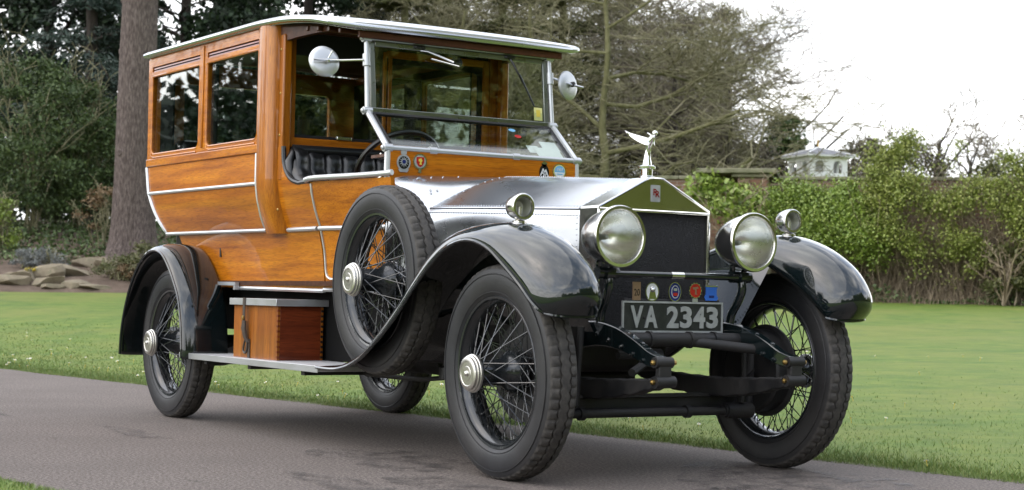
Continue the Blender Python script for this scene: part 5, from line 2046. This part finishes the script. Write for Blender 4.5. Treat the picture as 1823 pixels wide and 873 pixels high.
rr_rows, S2 = wing_rows(Lr, rad_off(Lr, .040), rad_off(Lr, .012), [.868] * 14, [.735] * 14, [.598] * 14)
rwa, rwb = both(MB().loft(rr_rows), 'rear_wing', 'coach_paint', smooth=70)
for o in (rwa, rwb):
    m_ = o.modifiers.new('thickness', 'SOLIDIFY')
    m_.thickness = 0.004
    m_.offset = 0
rl_ = MB().tube([(p[0], -p[1], p[2]) for p in S2[0]], 0.009, 6)
rl_.build('wing_lip', 'coach_paint', rwa)
rl_.mirror().build('wing_lip', 'coach_paint', rwb)
# wheel-house between wing and body
wh = []
for p in S2[2][6:-8]:
    wh.append([(p[0], -.60, p[2]), (p[0], -.585, min(p[2], .95) - .12)])
both(MB().box(-3.30, -3.285, -.61, -.596, .935, 1.00), 'wing_stay', 'chassis_black')

# running boards
rbm = MB().box(-3.30, -1.515, -.832, -.47, .362, .388)
rba, rbb = both(rbm, 'running_board', 'board_metal', bevel=0.003)
for s, par in ((-1, rba), (1, rbb)):
    MB().box(-3.305, -1.512, min(s * .8325, s * .8365), max(s * .8325, s * .8365), .358, .3905).build('board_edge', 'trim', par, bevel=0.0015)
    for x in (-3.0, -2.4, -1.75):
        MB().box(x - .02, x + .02, min(s * .40, s * .80), max(s * .40, s * .80), .335, .360).build('board_bracket', 'chassis_black', par)
both(MB().box(-3.30, -1.50, -.468, -.455, .39, .765).box(-4.0, -3.302, -.468, -.455, .52, .765), 'board_valance', 'shadow_black')

# ---- wheels
def make_tyre():
    N = 256
    prof = [(-.046, .303), (-.058, .312), (-.067, .335), (-.0705, .365), (-.069, .392), (-.064, .411), (-.0615, .419), (-.0560, .4275), (-.046, .4315), (-.034, .4345), (-.0275, .4358), (-.0265, .4360), (-.0185, .4362), (-.0175, .4362), (-.010, .4369), (0, .437)]
    prof = prof + [(-a, r) for a, r in prof[:-1][::-1]]
    groove = {10, 12, 18, 20}
    m = len(prof)
    ang = np.arange(N) * 2 * np.pi / N
    V = np.zeros((N, m, 3))
    mi = []
    for j, (a, r) in enumerate(prof):
        rr = np.full(N, r)
        yy = np.full(N, a)
        k = np.arange(N) % 4
        if 7 <= j <= 10 or 20 <= j <= 23:
            rr = np.where(k == 0, r - .0065, r)
        if j in (11, 12, 18, 19):
            rr = rr - 0.009
        if 10 <= j <= 13:
            yy = yy + np.where((np.arange(N) // 2) % 2 == 0, .003, -.003)
        if 17 <= j <= 20:
            yy = yy + np.where((np.arange(N) // 2) % 2 == 0, .003, -.003)
        V[:, j, 0] = rr * np.cos(ang)
        V[:, j, 2] = rr * np.sin(ang)
        V[:, j, 1] = yy
    mb = MB()
    faces, mats = [], []
    for i in range(N):
        i2 = (i + 1) % N
        for j in range(m - 1):
            faces.append((i * m + j, i * m + j + 1, i2 * m + j + 1, i2 * m + j))
            mats.append(1 if 6 <= j <= 23 else 0)
    mb.v = [tuple(p) for p in V.reshape(-1, 3)]
    mb.f, mb.mi = faces, mats
    # raised rings on the side wall
    for a, r in ((-.0695, .398), (.0695, .398), (-.0635, .325), (.0635, .325)):
        mb.tube([(r * math.cos(q), a, r * math.sin(q)) for q in [2 * math.pi * k / 64 for k in range(64)]], .0022, 5, closed=True)
    return mb.mesh('tyre', ['rubber', 'tread_rubber'], 32)


AX = (0, -1, 0)
tyre_me = make_tyre()
rim_mb = MB().lathe([(.052, .312), (.058, .307), (.056, .298), (.047, .296), (.040, .290), (.030, .279), (.012, .273), (-.012, .273), (-.030, .279), (-.040, .290), (-.047, .296), (-.056, .298), (-.058, .307), (-.052, .312)], (0, 0, 0), AX, 72)
rim_mb.lathe([(-.055, 0), (-.055, .085), (-.04, .092), (-.01, .088), (.012, .070), (.035, .055), (.10, .050), (.150, .056), (.158, .066), (.160, .0)], (0, 0, 0), AX, 36)
rim_me = rim_mb.mesh('wheel', 'wheel_black', 40)
spk = MB()


def spoke(a0, y0, r0, a1, y1, r1):
    spk.tube([(r0 * math.cos(a0), y0, r0 * math.sin(a0)), (r1 * math.cos(a1), y1, r1 * math.sin(a1))], .0024, 5)
    spk.tube([(r1 * math.cos(a1) * .955 + r0 * math.cos(a0) * .0, y1 * .955 + y0 * .045, r1 * math.sin(a1) * .955), (r1 * math.cos(a1), y1, r1 * math.sin(a1))], .0042, 5)


for k in range(24):
    b = 2 * math.pi * k / 24
    d = R(42) * (1 if k % 2 else -1)
    spoke(b + d, -.140, .052, b, -.022, .279)
for k in range(24):
    b = 2 * math.pi * (k + .5) / 24
    d = R(62) * (1 if k % 2 else -1)
    spoke(b + d, .040, .088, b, .012, .274)
for k in range(24):
    b = 2 * math.pi * (k + .25) / 24
    d = R(50) * (1 if k % 2 else -1)
    spoke(b + d, .012, .074, b, -.008, .274)
spk_me = spk.mesh('wire_spokes', 'wheel_black', 60)
cap_mb = MB().lathe([(.150, .066), (.158, .077), (.166, .077), (.168, .073), (.176, .073), (.178, .067), (.187, .066), (.190, .060), (.1905, .050), (.189, .048), (.189, .030), (.1905, .028), (.1905, .012), (.197, .010), (.200, .004), (.200, 0)], (0, 0, 0), AX, 40)
cap_me = cap_mb.mesh('hub_cap', 'hub_nickel', 25)


def wheel(loc, side, camber=0.0, steer=0.0, spin=0.0, name='wheel'):
    w = bpy.data.objects.new(name, rim_me)
    COL.objects.link(w)
    w.parent = car
    m = Matrix.Translation(loc) @ Matrix.Rotation(steer, 4, 'Z') @ (Matrix.Rotation(math.pi, 4, 'Z') if side > 0 else Matrix.Identity(4)) @ Matrix.Rotation(camber, 4, 'X') @ Matrix.Rotation(spin, 4, 'Y')
    w.matrix_local = m
    for nm, me in (('tyre', tyre_me), ('wire_spokes', spk_me), ('hub_cap', cap_me)):
        c = bpy.data.objects.new(nm, me)
        COL.objects.link(c)
        c.parent = w
        if nm == 'wire_spokes':
            c['kind'] = 'stuff'
    return w


CB = R(1.6)
zc = WR - 0.004
wheel((0, -TRK, zc), -1, CB, R(-1), 0.1, 'front_wheel')
wheel((0, TRK, zc), 1, CB, R(-1), 0.5, 'front_wheel')
wheel((-WB, -TRK, zc), -1, 0, 0, 0.8, 'rear_wheel')
wheel((-WB, TRK, zc), 1, 0, 0, 1.3, 'rear_wheel')
spw = wheel((-1.075, -0.715, 0.802), -1, 0, 0, 0.35, 'spare_wheel')
spw['label'] = 'spare wire wheel mounted upright beside the driver'
MB().tube([(-1.075, -.45, .802), (-1.075, -.66, .802)], .06, 20).tube([(-1.075, -.5, .5), (-1.075, -.66, .802)], .02, 8).build('spare_carrier', 'chassis_black', car)

# ---- chassis, axles and springs
ch = MB()
for s in (-1, 1):
    rail = MB().loft([[(x, s * (.375 + w), z + dz) for (w, dz) in ((-.035, -.06), (.01, -.06), (.01, .05), (-.035, .05))] for x, z in ((-4.0, .62), (-3.2, .62), (-2.4, .60), (-.2, .60), (.02, .60))], close_u=True)
    rail.build('chassis_rail', 'chassis_black', car)
    # dumb iron
    pts = spline([(.0, .600), (.12, .606), (.25, .588), (.37, .548), (.46, .512), (.535, .497)], 4)
    hs = [.072 - .044 * i / (len(pts) - 1) for i in range(len(pts))]
    rows = []
    for (x, z), h in zip(pts, hs):
        y0, y1 = s * .318, s * .360
        rows.append([(x, y0, z - h), (x, y0, z + h * .6), (x, y1, z + h * .6), (x, y1, z - h)])
    di = MB().loft(rows, close_u=True)
    di.f += [(0, 1, 2, 3), tuple(range(len(rows) * 4 - 4, len(rows) * 4))[::-1]]
    di.mi += [0, 0]
    dio = di.build('dumb_iron', 'chassis_black', car, bevel=.005)
    dio.data.materials[0] = MATS['coach_paint']
    for i, (x, z) in enumerate(((.12, .60), (.20, .578), (.29, .556), (.36, .528), (.43, .505))):
        MB().lathe([(0, .011), (.007, .010), (.011, 0)], (x, -.3605 if s < 0 else .3175, z - .008), (0, -1, 0), 8).build('bolt', 'coach_paint', dio)
    for i, (x, z) in enumerate(((.30, .597), (.40, .560))):
        MB().lathe([(0, .011), (.006, .010), (.010, 0)], (x, s * .339, z), (.35, 0, .94), 8).build('bolt', 'coach_paint', dio)
    # shackle: two eyes
    MB().lathe([(-.042, 0), (-.042, .022), (.042, .022), (.042, 0)], (.535, s * .339, .492), (0, 1, 0), 16).build('upper_eye', 'chassis_black', dio)
    MB().lathe([(-.047, 0), (-.047, .024), (.047, .024), (.047, 0)], (.539, s * .335, .416), (0, 1, 0), 16).build('lower_eye', 'chassis_black', dio)
    for z in (.492, .416):
        for q in (-1, 1):
            MB().lathe([(0, .010), (.012, .010), (.016, 0)], (.537, s * .337 + q * .046, z), (0, q, 0), 8).build('shackle_bolt', 'brass', dio)
    MB().obox((.537, s * .337, .454), (.014, 0, 0), (0, .030, 0), (0, 0, .045)).build('shackle_plate', 'chassis_black', dio, bevel=.004)
    # leaf spring in a laced leather gaiter
    rows = []
    NS = 26
    for i in range(NS + 1):
        t = i / NS
        x = .52 - 1.04 * t
        z = .412 - .040 * math.sin(math.pi * t)
        d = .018 + .030 * math.sin(math.pi * min(1, max(0, t))) ** .7 + .0035 * math.sin(i * 2.1)
        w = .030 + .002 * math.sin(i * 1.7)
        rows.append([(x, s * .335 - w, z - d), (x, s * .335 - w, z + d * .75), (x, s * .335 + w, z + d * .75), (x, s * .335 + w, z - d)])
    ls = MB().loft(rows, close_u=True)
    ls.f += [(0, 1, 2, 3), tuple(range(NS * 4, NS * 4 + 4))[::-1]]
    ls.mi += [0, 0]
    ls.build('front_spring', 'chassis_black', car, bevel=.006)
    # rear spring
    rows = []
    for i in range(17):
        t = i / 16
        x = -2.95 - 1.35 * t
        z = .50 - .16 * math.sin(math.pi * t)
        d = .012 + .03 * math.sin(math.pi * t)
        rows.append([(x, s * .50 - .03, z - d), (x, s * .50 - .03, z + d), (x, s * .50 + .03, z + d), (x, s * .50 + .03, z - d)])
    MB().loft(rows, close_u=True).build('rear_spring', 'chassis_black', car)
    # brake drums
    MB().lathe([(-.06, 0), (-.06, .175), (-.05, .185), (.02, .185), (.025, .205), (.035, .205), (.038, 0)], (0, s * .615, zc), (0, s, 0), 40).build('front_brake_drum', 'chassis_black', car)
    MB().lathe([(-.06, 0), (-.06, .18), (.03, .19), (.035, 0)], (-WB, s * .60, zc), (0, s, 0), 32).build('rear_brake_drum', 'chassis_black', car)
    # king pin and steering arm
    MB().tube([(0, s * .545, .29), (0, s * .565, .56)], .028, 10).build('king_pin', 'chassis_black', car)
    MB().tube([(0, s * .55, .33), (-.12, s * .52, .31), (-.17, s * .50, .30)], .018, 8).build('steering_arm', 'chassis_black', car)
    # shock absorber link
    MB().tube([(.10, s * .43, .62), (.10, s * .44, .42), (.08, s * .44, .30)], [.016, .012, .02], 8).build('damper_link', 'chassis_black', car)

ax = MB()
rows = []
for k in range(17):
    y = -.56 + 1.12 * k / 16
    drop = .300 if abs(y) < .42 else .300 + .11 * ((abs(y) - .42) / .14) ** 1.5
    rows.append([(-.032, y, drop - .036), (.032, y, drop - .036), (.032, y, drop - .024), (.012, y, drop - .020), (.012, y, drop + .020), (.032, y, drop + .024), (.032, y, drop + .036), (-.032, y, drop + .036)])
ax.loft(rows, close_u=True)
ax.build('front_axle', 'chassis_black', car)
MB().tube([(-.17, -.52, .275), (-.17, .52, .275)], .018, 10).build('track_rod', 'chassis_black', car)
MB().tube([(.07, -.50, .262), (.07, .42, .262)], .019, 10).tube([(.07, .36, .262), (.07, .50, .262)], .035, 12).build('front_tie_tube', 'chassis_black', car)
for y in (-.40, .15, .36):
    MB().lathe([(-.012, .0), (-.012, .028), (.012, .028), (.012, 0)], (.07, y, .262), (0, 1, 0), 10).build('tube_clip', 'chassis_black', car)
MB().tube([(.19, -.32, .572), (.19, .32, .572)], .030, 14).build('front_cross_tube', 'chassis_black', car)
for y in (-.15, .06, .19):
    MB().lathe([(-.008, 0), (-.008, .036), (.008, .036), (.008, 0)], (.19, y, .572), (0, 1, 0), 14).build('tube_collar', 'chassis_black', car)
MB().tube([(.19, .06, .565), (.30, .34, .535)], .022, 10).build('cross_brace', 'chassis_black', car)
MB().tube([(.28, -.30, .44), (.16, -.10, .50)], .017, 8).lathe([(-.03, 0), (-.03, .028), (.03, .028), (.03, 0)], (.15, -.09, .505), (0, 1, 0), 12).tube([(.14, -.27, .505), (.14, -.05, .505)], .017, 8).build('damper_arm', 'chassis_black', car)
MB().tube([(-WB, -.66, zc), (-WB, .66, zc)], .05, 14).lathe([(-.16, .05), (-.12, .12), (-.04, .16), (.04, .16), (.12, .12), (.16, .05)], (-WB, 0, zc), (0, 1, 0), 24).build('rear_axle', 'chassis_black', car)
MB().tube([(-WB, 0, zc), (-1.6, 0, .52)], [.07, .05], 12).build('torque_tube', 'chassis_black', car)
eng = MB().box(-1.15, -.20, -.25, .25, .42, .95).box(-1.9, -1.15, -.17, .17, .40, .72).box(-.95, -.30, -.16, .16, .335, .43)
eng.build('engine', 'chassis_black', car, bevel=.03)
MB().tube([(-.55, .30, .55), (-1.2, .30, .40), (-2.6, .30, .40), (-4.1, .30, .42)], .035, 12).build('exhaust_pipe', 'chassis_black', car)
MB().tube([(-2.2, .30, .385), (-2.9, .30, .385)], .085, 16).build('silencer', 'chassis_black', car)
MB().box(-2.75, -2.45, -.45, -.22, .34, .52).build('battery_box', 'chassis_black', car, bevel=.02)
MB().tube([(-1.6, -.53, .345), (-1.1, -.50, .345), (-.45, -.49, .40)], .011, 8).build('brake_rod', 'chassis_black', car)
MB().lathe([(0, .028), (.05, .028), (.06, .012), (.12, .012)], (-.88, -.50, .36), (0, 0, 1), 10).build('rod_guide', 'chassis_black', car)
for x in (-2.1, -3.3, -1.2, -.35):
    MB().tube([(x, -.36, .60), (x, .36, .60)], .035, 10).build('cross_member', 'chassis_black', car)
MB().box(-4.0, -3.95, -.6, .6, .62, .70).build('rear_cross_member', 'chassis_black', car)

# ---- lamps
def head_lamp(y):
    o = MB()
    c = (.252, y, .990)
    prof = [(-.215, 0), (-.212, .022), (-.196, .052), (-.165, .080), (-.12, .101), (-.07, .114), (-.03, .1195), (-.018, .1205), (-.016, .124), (-.008, .1275), (.002, .1275), (.008, .1235), (.009, .112), (.003, .108), (-.004, .107)]
    o.lathe(prof, c, (1, 0, 0), 56)
    ob = o.build('headlamp', 'nickel', car, smooth=35)
    MB().lathe([(-.150, .003), (-.145, .02), (-.12, .058), (-.085, .085), (-.04, .103), (-.004, .107)], c, (1, 0, 0), 48).build('lamp_reflector', 'reflector', ob)
    MB().lathe([(.000, .1075), (.006, .09), (.011, .06), (.014, .03), (.015, 0)], c, (1, 0, 0), 40).lathe([(-.003, .1075), (.003, .09), (.008, .06), (.011, .03), (.012, 0)], c, (1, 0, 0), 40).build('lamp_lens', 'lens_glass', ob)
    MB().lathe([(0, 0), (0, .012), (.04, .012), (.055, .009), (.06, 0)], (c[0] - .145, y, .990), (1, 0, 0), 12).build('lamp_bulb', 'enamel_white', ob)
    st = MB()
    for q in (-1, 1):
        st.tube([(.15, y + q * .03, .845), (.155, y + q * .035, .885), (.16, y + q * .03, .905)], .013, 8)
    st.lathe([(-.05, 0), (-.05, .026), (.05, .026), (.05, 0)], (.165, y, .842), (0, 1, 0), 14)
    st.build('lamp_fork', 'coach_paint', ob)
    return ob


for s in (-1, 1):
    head_lamp(s * .351)
    # bracket from the chassis
    MB().tube(spline([(.175, s * .352, .838), (.18, s * .352, .79), (.16, s * .350, .74), (.12, s * .345, .68), (.11, s * .342, .62)], 5), .019, 10).build('lamp_bracket', 'coach_paint', car)
    sl = MB().lathe([(-.085, 0), (-.082, .016), (-.07, .034), (-.05, .046), (-.02, .053), (.0, .055), (.012, .055), (.018, .050), (.018, .042), (.010, .040)], (.077, s * .714, 1.100), (1, 0, 0), 36)
    so = sl.build('side_lamp', 'nickel', car, smooth=35)
    MB().lathe([(-.04, 0), (-.03, .025), (.008, .040)], (.077, s * .714, 1.100), (1, 0, 0), 30).build('lamp_reflector', 'frosted', so)
    MB().lathe([(.010, .0405), (.014, .025), (.016, 0)], (.077, s * .714, 1.100), (1, 0, 0), 30).build('lamp_lens', 'lens_glass', so)
    MB().lathe([(-.065, .030), (-.058, .030), (-.054, .020), (-.048, .012), (.0, .011)], (.062, s * .714, 1.100), (0, 0, 1), 20).build('lamp_stem', 'nickel', so)
MB().tube([(.178, -.352, .840), (.178, .352, .840)], .0145, 12).build('lamp_bar', 'coach_paint', car)
MB().tube([(.178, -.035, .840), (.178, .03, .840)], .0165, 12).build('bar_clip', 'nickel', car)
for s in (-1, 1):
    MB().lathe([(-.02, 0), (-.02, .026), (.02, .026), (.02, 0)], (.178, s * .352, .840), (0, 1, 0), 14).build('bar_end', 'coach_paint', car)

# ---- number plate
PX = 0.156
npm = MB().box(PX - .008, PX, -.262, .262, .604, .728)
plate = npm.build('number_plate', 'plate_black', car)
fr_ = MB().plate([(-.265, .601), (.265, .601), (.265, .731), (-.265, .731)], [[(-.257, .609), (.257, .609), (.257, .723), (-.257, .723)]], PX - .004, PX + .004, lambda u, v, w: (w, u, v))
fr_.build('plate_border', 'plate_silver', plate, smooth=0)
for chx, y in zip('VA2343', (-.192, -.118, -.005, .066, .137, .207)):
    t = text_mb(chx, .118, .004, .0042)
    xs_ = [p[0] for p in t.v]
    ys_ = [p[1] for p in t.v]
    w_, h_ = max(xs_) - min(xs_), max(ys_) - min(ys_)
    tw = {'V': .066, 'A': .068}.get(chx, .062)
    t.xform(lambda x, yy, z: (PX + .003 + z, y + (x - (max(xs_) + min(xs_)) / 2) * tw / w_, .666 + (yy - (max(ys_) + min(ys_)) / 2) * .092 / h_))
    t.build('plate_character', 'plate_silver', plate, smooth=0)
for y in (-.152, .172):
    MB().lathe([(0, .006), (.003, .005), (.0045, 0)], (PX + .0005, y, .662), (1, 0, 0), 8).build('plate_rivet', 'chassis_black', plate)
MB().tube([(PX - .01, -.25, .735), (PX - .01, .25, .735)], .006, 6).build('badge_bar', 'chassis_black', car)
BX = PX - .004
b1 = badge(car, (BX, -.192, .772), YA, ZA, XA, [(rrect(-.020, .020, -.038, .038, .003), 0, .005, 'bronze_badge', 'b'), (rrect(-.016, .016, -.034, .034, .002), .0052, .0058, 'bronze_badge', 'field')], 'rectangular_badge')
text_mb('20', .040, .001).xform(lambda x, y, z: (BX + .0065 + z, -.192 + x * .75, .765 + y)).build('badge_number', 'enamel_black', b1, smooth=0)
b2 = badge(car, (BX, -.112, .770), YA, ZA, XA, [(circle(0, 0, .035, .040), 0, .005, 'chrome', 'b'), (circle(0, 0, .030, .035), .0052, .006, 'enamel_white', 'field'), ([(-.012, .006), (.012, .006), (.020, -.030), (-.020, -.030)], .0062, .0075, 'chrome', 'fan')], 'round_white_badge')
MB().lathe([(0, .013), (.006, .011), (.010, .006), (.0115, 0)], (BX + .006, -.112, .780), (1, 0, 0), 16).build('badge_boss', 'chrome', b2)
b3 = badge(car, (BX, .007, .772), YA, ZA, XA, [(circle(0, 0, .033, .042), 0, .005, 'nickel', 'b'), (circle(0, 0, .029, .038), .0052, .006, 'enamel_navy', 'field'), (circle(0, 0, .020, .027), .0062, .0068, 'enamel_white', 'ring'), (circle(0, 0, .0175, .0245), .007, .0075, 'enamel_navy', 'inner_field'), (rrect(-.011, .011, -.017, -.004, .002), .0077, .0085, 'enamel_red', 'lower_mark'), (rrect(-.009, .009, .004, .015, .003), .0077, .0085, 'trim', 'crown_mark')], 'oval_navy_badge')
b4 = badge(car, (BX, .116, .779), YA, ZA, XA, [(star_loop(14, .030, .036), 0, .005, 'nickel', 'b'), (circle(0, 0, .029), .0052, .006, 'enamel_red', 'field'), ([(-.016, .013), (.012, .017), (.015, .009), (.004, .007), (.005, -.012), (.010, -.016), (-.004, -.016), (-.003, .004), (-.015, .006)], .0062, .007, 'bronze_badge', 'figure'), (rrect(-.014, .014, -.052, -.034, .002), 0, .004, 'trim', 'tail')], 'round_red_badge')
b5 = badge(car, (BX, .203, .772), YA, ZA, XA, [([(-.032, .030), (-.014, .024), (.012, .024), (.034, .032), (.028, .010), (.028, -.010), (.036, -.022), (.030, -.034), (-.030, -.034), (-.036, -.020), (-.028, -.008), (-.028, .012)], 0, .005, 'enamel_blue', 'b'), (rrect(-.014, .014, -.022, -.012, .002), .0052, .006, 'enamel_navy', 'mark'), (rrect(-.034, .034, .0245, .030, .001), .0052, .0065, 'nickel', 'top_wire')], 'blue_banner_badge')

# ---- mirrors on the windscreen posts
for s, c in ((-1, (-1.63, -.779, 1.867)), (1, (-1.63, .655, 1.869))):
    mo = MB().lathe([(.012, 0), (.011, .030), (.008, .055), (.002, .072), (-.004, .078), (-.012, .078), (-.014, .072)], c, (1, -.1, .22) if s < 0 else (.946, .33, .1), 36).build('mirror', 'trim', car, smooth=40)
    ax_ = Vector((1, -.1, .22)).normalized() if s < 0 else Vector((.946, .33, .1)).normalized()
    MB().lathe([(-.013, 0), (-.013, .071)], c, ax_, 32).build('mirror_glass', 'chrome', mo)
    if s < 0:
        MB().tube([(-1.605, -.85, 1.867), (-1.60, -.79, 1.868), (-1.612, -.70, 1.875), (-1.645, -.555, 1.895)], .0065, 8).build('mirror_arm', 'nickel', mo)
        MB().tube([(-1.604, -.779, 1.868), (-1.597, -.755, 1.915)], .004, 6).lathe([(0, .012), (.01, .012), (.014, 0)], (-1.607, -.779, 1.868), (1, 0, 0), 10).build('mirror_clamp', 'nickel', mo)
    else:
        MB().tube([(-1.645, .555, 1.90), (-1.63, .60, 1.888), (-1.60, .655, 1.868), (-1.59, .72, 1.858)], .0065, 8).build('mirror_arm', 'nickel', mo)
        MB().lathe([(0, .014), (.018, .014), (.022, 0)], Vector(c) + ax_ * .018, ax_, 10).build('mirror_clamp', 'chassis_black', mo)
    MB().lathe([(-.03, 0), (-.03, .02), (.03, .02), (.03, 0)], (-1.646, s * .543, 1.895), (0.1, 0, -1), 12).build('mirror_collar', 'trim', mo)

# ================================================================== the box on the running board
box = empty('wooden_box', (-2.45, -.62, .3885))
tag(box, 'dovetailed wooden box with metal edged lid strapped on the running board', 'box')
bx = -2.45, -.62, .3885


def bpart(mb, nm, mt, **k):
    return mb.xform(lambda x, y, z: (x - bx[0], y - bx[1], z - bx[2])).build(nm, mt, box, **k)


bpart(MB().box(-2.735, -2.171, -.749, -.735, .3885, .685), 'long_side', 'box_wood_lit', bevel=.001)
bpart(MB().box(-2.735, -2.171, -.505, -.491, .3885, .685), 'long_side', 'box_wood_lit', bevel=.001)
bpart(MB().box(-2.1845, -2.1705, -.7345, -.5055, .3885, .685), 'short_side', 'box_wood_shaded', bevel=.001)
bpart(MB().box(-2.7355, -2.7215, -.7345, -.5055, .3885, .685), 'short_side', 'box_wood_shaded', bevel=.001)
bpart(MB().box(-2.721, -2.185, -.734, -.506, .391, .401), 'base_board', 'mahogany')
for k in range(11):
    z = .400 + .0265 * k
    bpart(MB().box(-2.1835, -2.1693, -.7505, -.7355, z, z + .011), 'dovetail', 'mahogany')
    bpart(MB().box(-2.1835, -2.1693, -.5045, -.4905, z, z + .011), 'dovetail', 'ebony')
lid = bpart(MB().box(-2.755, -2.150, -.768, -.472, .686, .694), 'lid', 'mahogany')
lm_ = MB().plate([(-2.7565, -.7695), (-2.1485, -.7695), (-2.1485, -.4705), (-2.7565, -.4705)], [[(-2.742, -.755), (-2.163, -.755), (-2.163, -.485), (-2.742, -.485)]], .668, .7035, lambda u, v, w: (u, v, w))
lm_.xform(lambda x, y, z: (x - bx[0], y - bx[1], z - bx[2])).build('lid_edging', 'trim', lid, bevel=.0015)
bpart(MB().box(-2.566, -2.538, -.7745, -.7705, .52, .7045).box(-2.566, -2.538, -.7745, -.47, .7046, .7075), 'strap', 'strap_leather')
bpart(MB().loft([[(-2.574, -.772, .585), (-2.535, -.772, .585), (-2.535, -.764, .585), (-2.574, -.764, .585)], [(-2.575, -.777, .545), (-2.530, -.777, .545), (-2.530, -.766, .545), (-2.575, -.766, .545)], [(-2.566, -.768, .495), (-2.526, -.768, .495), (-2.526, -.758, .495), (-2.566, -.758, .495)], [(-2.545, -.760, .47), (-2.505, -.760, .47), (-2.505, -.752, .47), (-2.545, -.752, .47)]], close_u=True), 'strap_keeper', 'strap_leather')
bpart(MB().box(-2.538, -2.510, -.7545, -.7505, .3885, .49), 'strap_tail', 'strap_leather')
lp = spline([(-2.548, -.758, .50), (-2.572, -.760, .455), (-2.576, -.760, .425), (-2.556, -.759, .415), (-2.536, -.758, .435), (-2.530, -.758, .49)], 5)
bpart(MB().tube(lp, .006, 6), 'strap_loop', 'strap_leather')
bpart(MB().lathe([(0, .0), (0, .013), (.006, .013), (.008, 0)], (-2.553, -.7745, .600), (0, -1, 0), 12), 'strap_buckle', 'brass')
